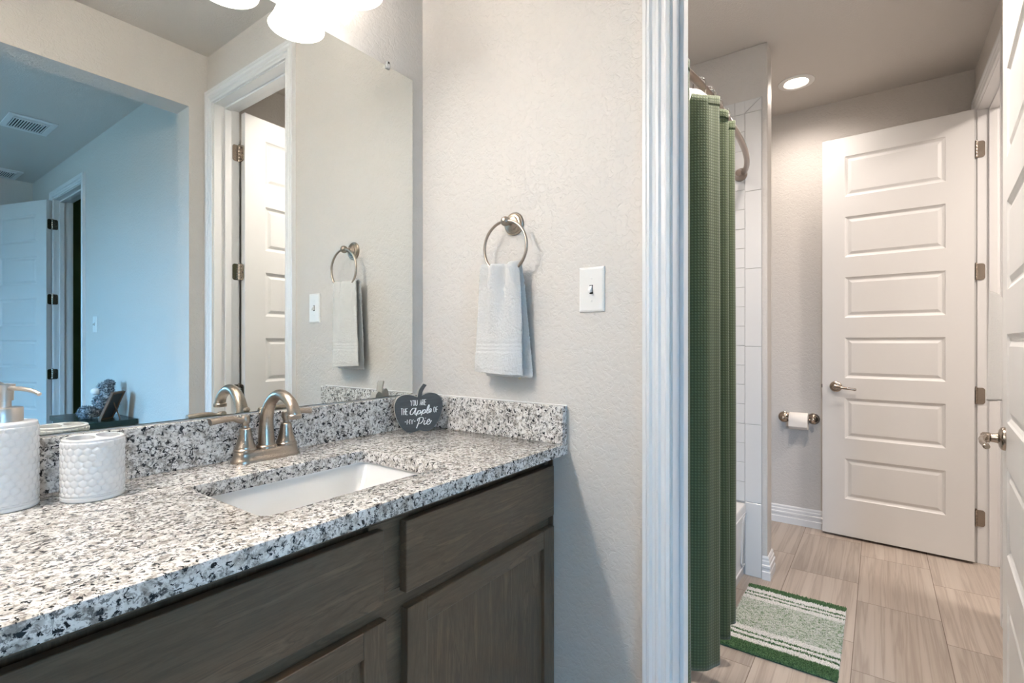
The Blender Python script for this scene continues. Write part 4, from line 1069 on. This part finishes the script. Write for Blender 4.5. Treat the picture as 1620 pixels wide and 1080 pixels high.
obj('ribbon', MB().sphere((PX - .055, PY + .03, TZ + .105), 1, 12, 8, (.012, .014, .006)), 'bow', t, label='pale pink ribbon')
# photo frame leaning back
t = thing('picture_frame', (-.10, -2.74, TZ), 'small brown wooden photo frame leaning on its strut beside the plush toy', 'picture frame')
o0 = Vector((-.158, -2.775, TZ + .001))
FWd, FHd = .125, .190
def fr(u, v, d): return o0 + Vector((0, 1, 0)) * 0 + fdir * u + fup * v + fn_ * d
fdir = Vector((.72, -.69, 0)).normalized(); fup = Vector((.42, .13, .90)); fup = (fup - fdir * fup.dot(fdir)).normalized(); fn_ = fdir.cross(fup).normalized()
o0 = Vector((-.1800, -2.705, TZ + .0005))
m = MB()
for u0, u1, v0, v1 in ((0, .012, 0, FHd), (FWd - .012, FWd, 0, FHd), (.012, FWd - .012, 0, .012), (.012, FWd - .012, FHd - .012, FHd)):
    m.prism([(u0, v0), (u1, v0), (u1, v1), (u0, v1)], lambda u, v: fr(u, v, -.007), lambda u, v: fr(u, v, .007))
obj('frame', m, 'cork', t, smooth=0)
obj('backing_board', MB().prism([(.008, .008), (FWd - .008, .008), (FWd - .008, FHd - .008), (.008, FHd - .008)], lambda u, v: fr(u, v, -.003), lambda u, v: fr(u, v, .003)), 'backing', t, smooth=0)
a_, b_ = fr(FWd / 2, FHd * .62, 0), fr(FWd / 2, FHd * .62, 0); foot = Vector((a_.x + .028, a_.y + .02, TZ + .001))
obj('easel_strut', MB().tube([a_, foot], .004, 6), 'cork', t)

def vent(name, label, x0, x1, y0, y1):
    t = thing(name, ((x0 + x1) / 2, (y0 + y1) / 2, H), label, 'air vent', 'ceiling air vents in the mirrored bedroom')
    f = MB(); b = .034; z0, z1 = H - .009, H - .0003
    f.box(x0, x1, y0, y0 + b, z0, z1).box(x0, x1, y1 - b, y1, z0, z1).box(x0, x0 + b, y0 + b, y1 - b, z0, z1).box(x1 - b, x1, y0 + b, y1 - b, z0, z1)
    f.box(x0 + b, x1 - b, y1 - b - .055, y1 - b - .043, z0, z1)
    obj('vent_frame', f, 'trim', t, smooth=0, bevel=.003)
    obj('duct_shade', MB().box(x0 + b, x1 - b, y0 + b, y1 - b, H - .0012, H - .0003), 'dark', t, smooth=0)  # thin dark sheet for the shade behind the louvres, no duct modelled
    n = 13; s = MB()
    for i in range(n):
        x = x0 + b + (x1 - x0 - 2 * b) * (i + .5) / n
        s.box(x - .0022, x + .0022, y0 + b, y1 - b - .055, z0 + .001, z1 - .001)
    for q in range(3): s.box(x0 + b, x1 - b, y1 - b - .038 + q * .013, y1 - b - .034 + q * .013, z0 + .001, z1 - .001)
    obj('louvres', s, 'trim', t, smooth=0)
    obj('damper_lever', MB().tube([(x1 - b - .04, y1 - b - .049, z0), (x1 - b - .04, y1 - b - .049, z0 - .012)], .004, 8), 'trim', t)
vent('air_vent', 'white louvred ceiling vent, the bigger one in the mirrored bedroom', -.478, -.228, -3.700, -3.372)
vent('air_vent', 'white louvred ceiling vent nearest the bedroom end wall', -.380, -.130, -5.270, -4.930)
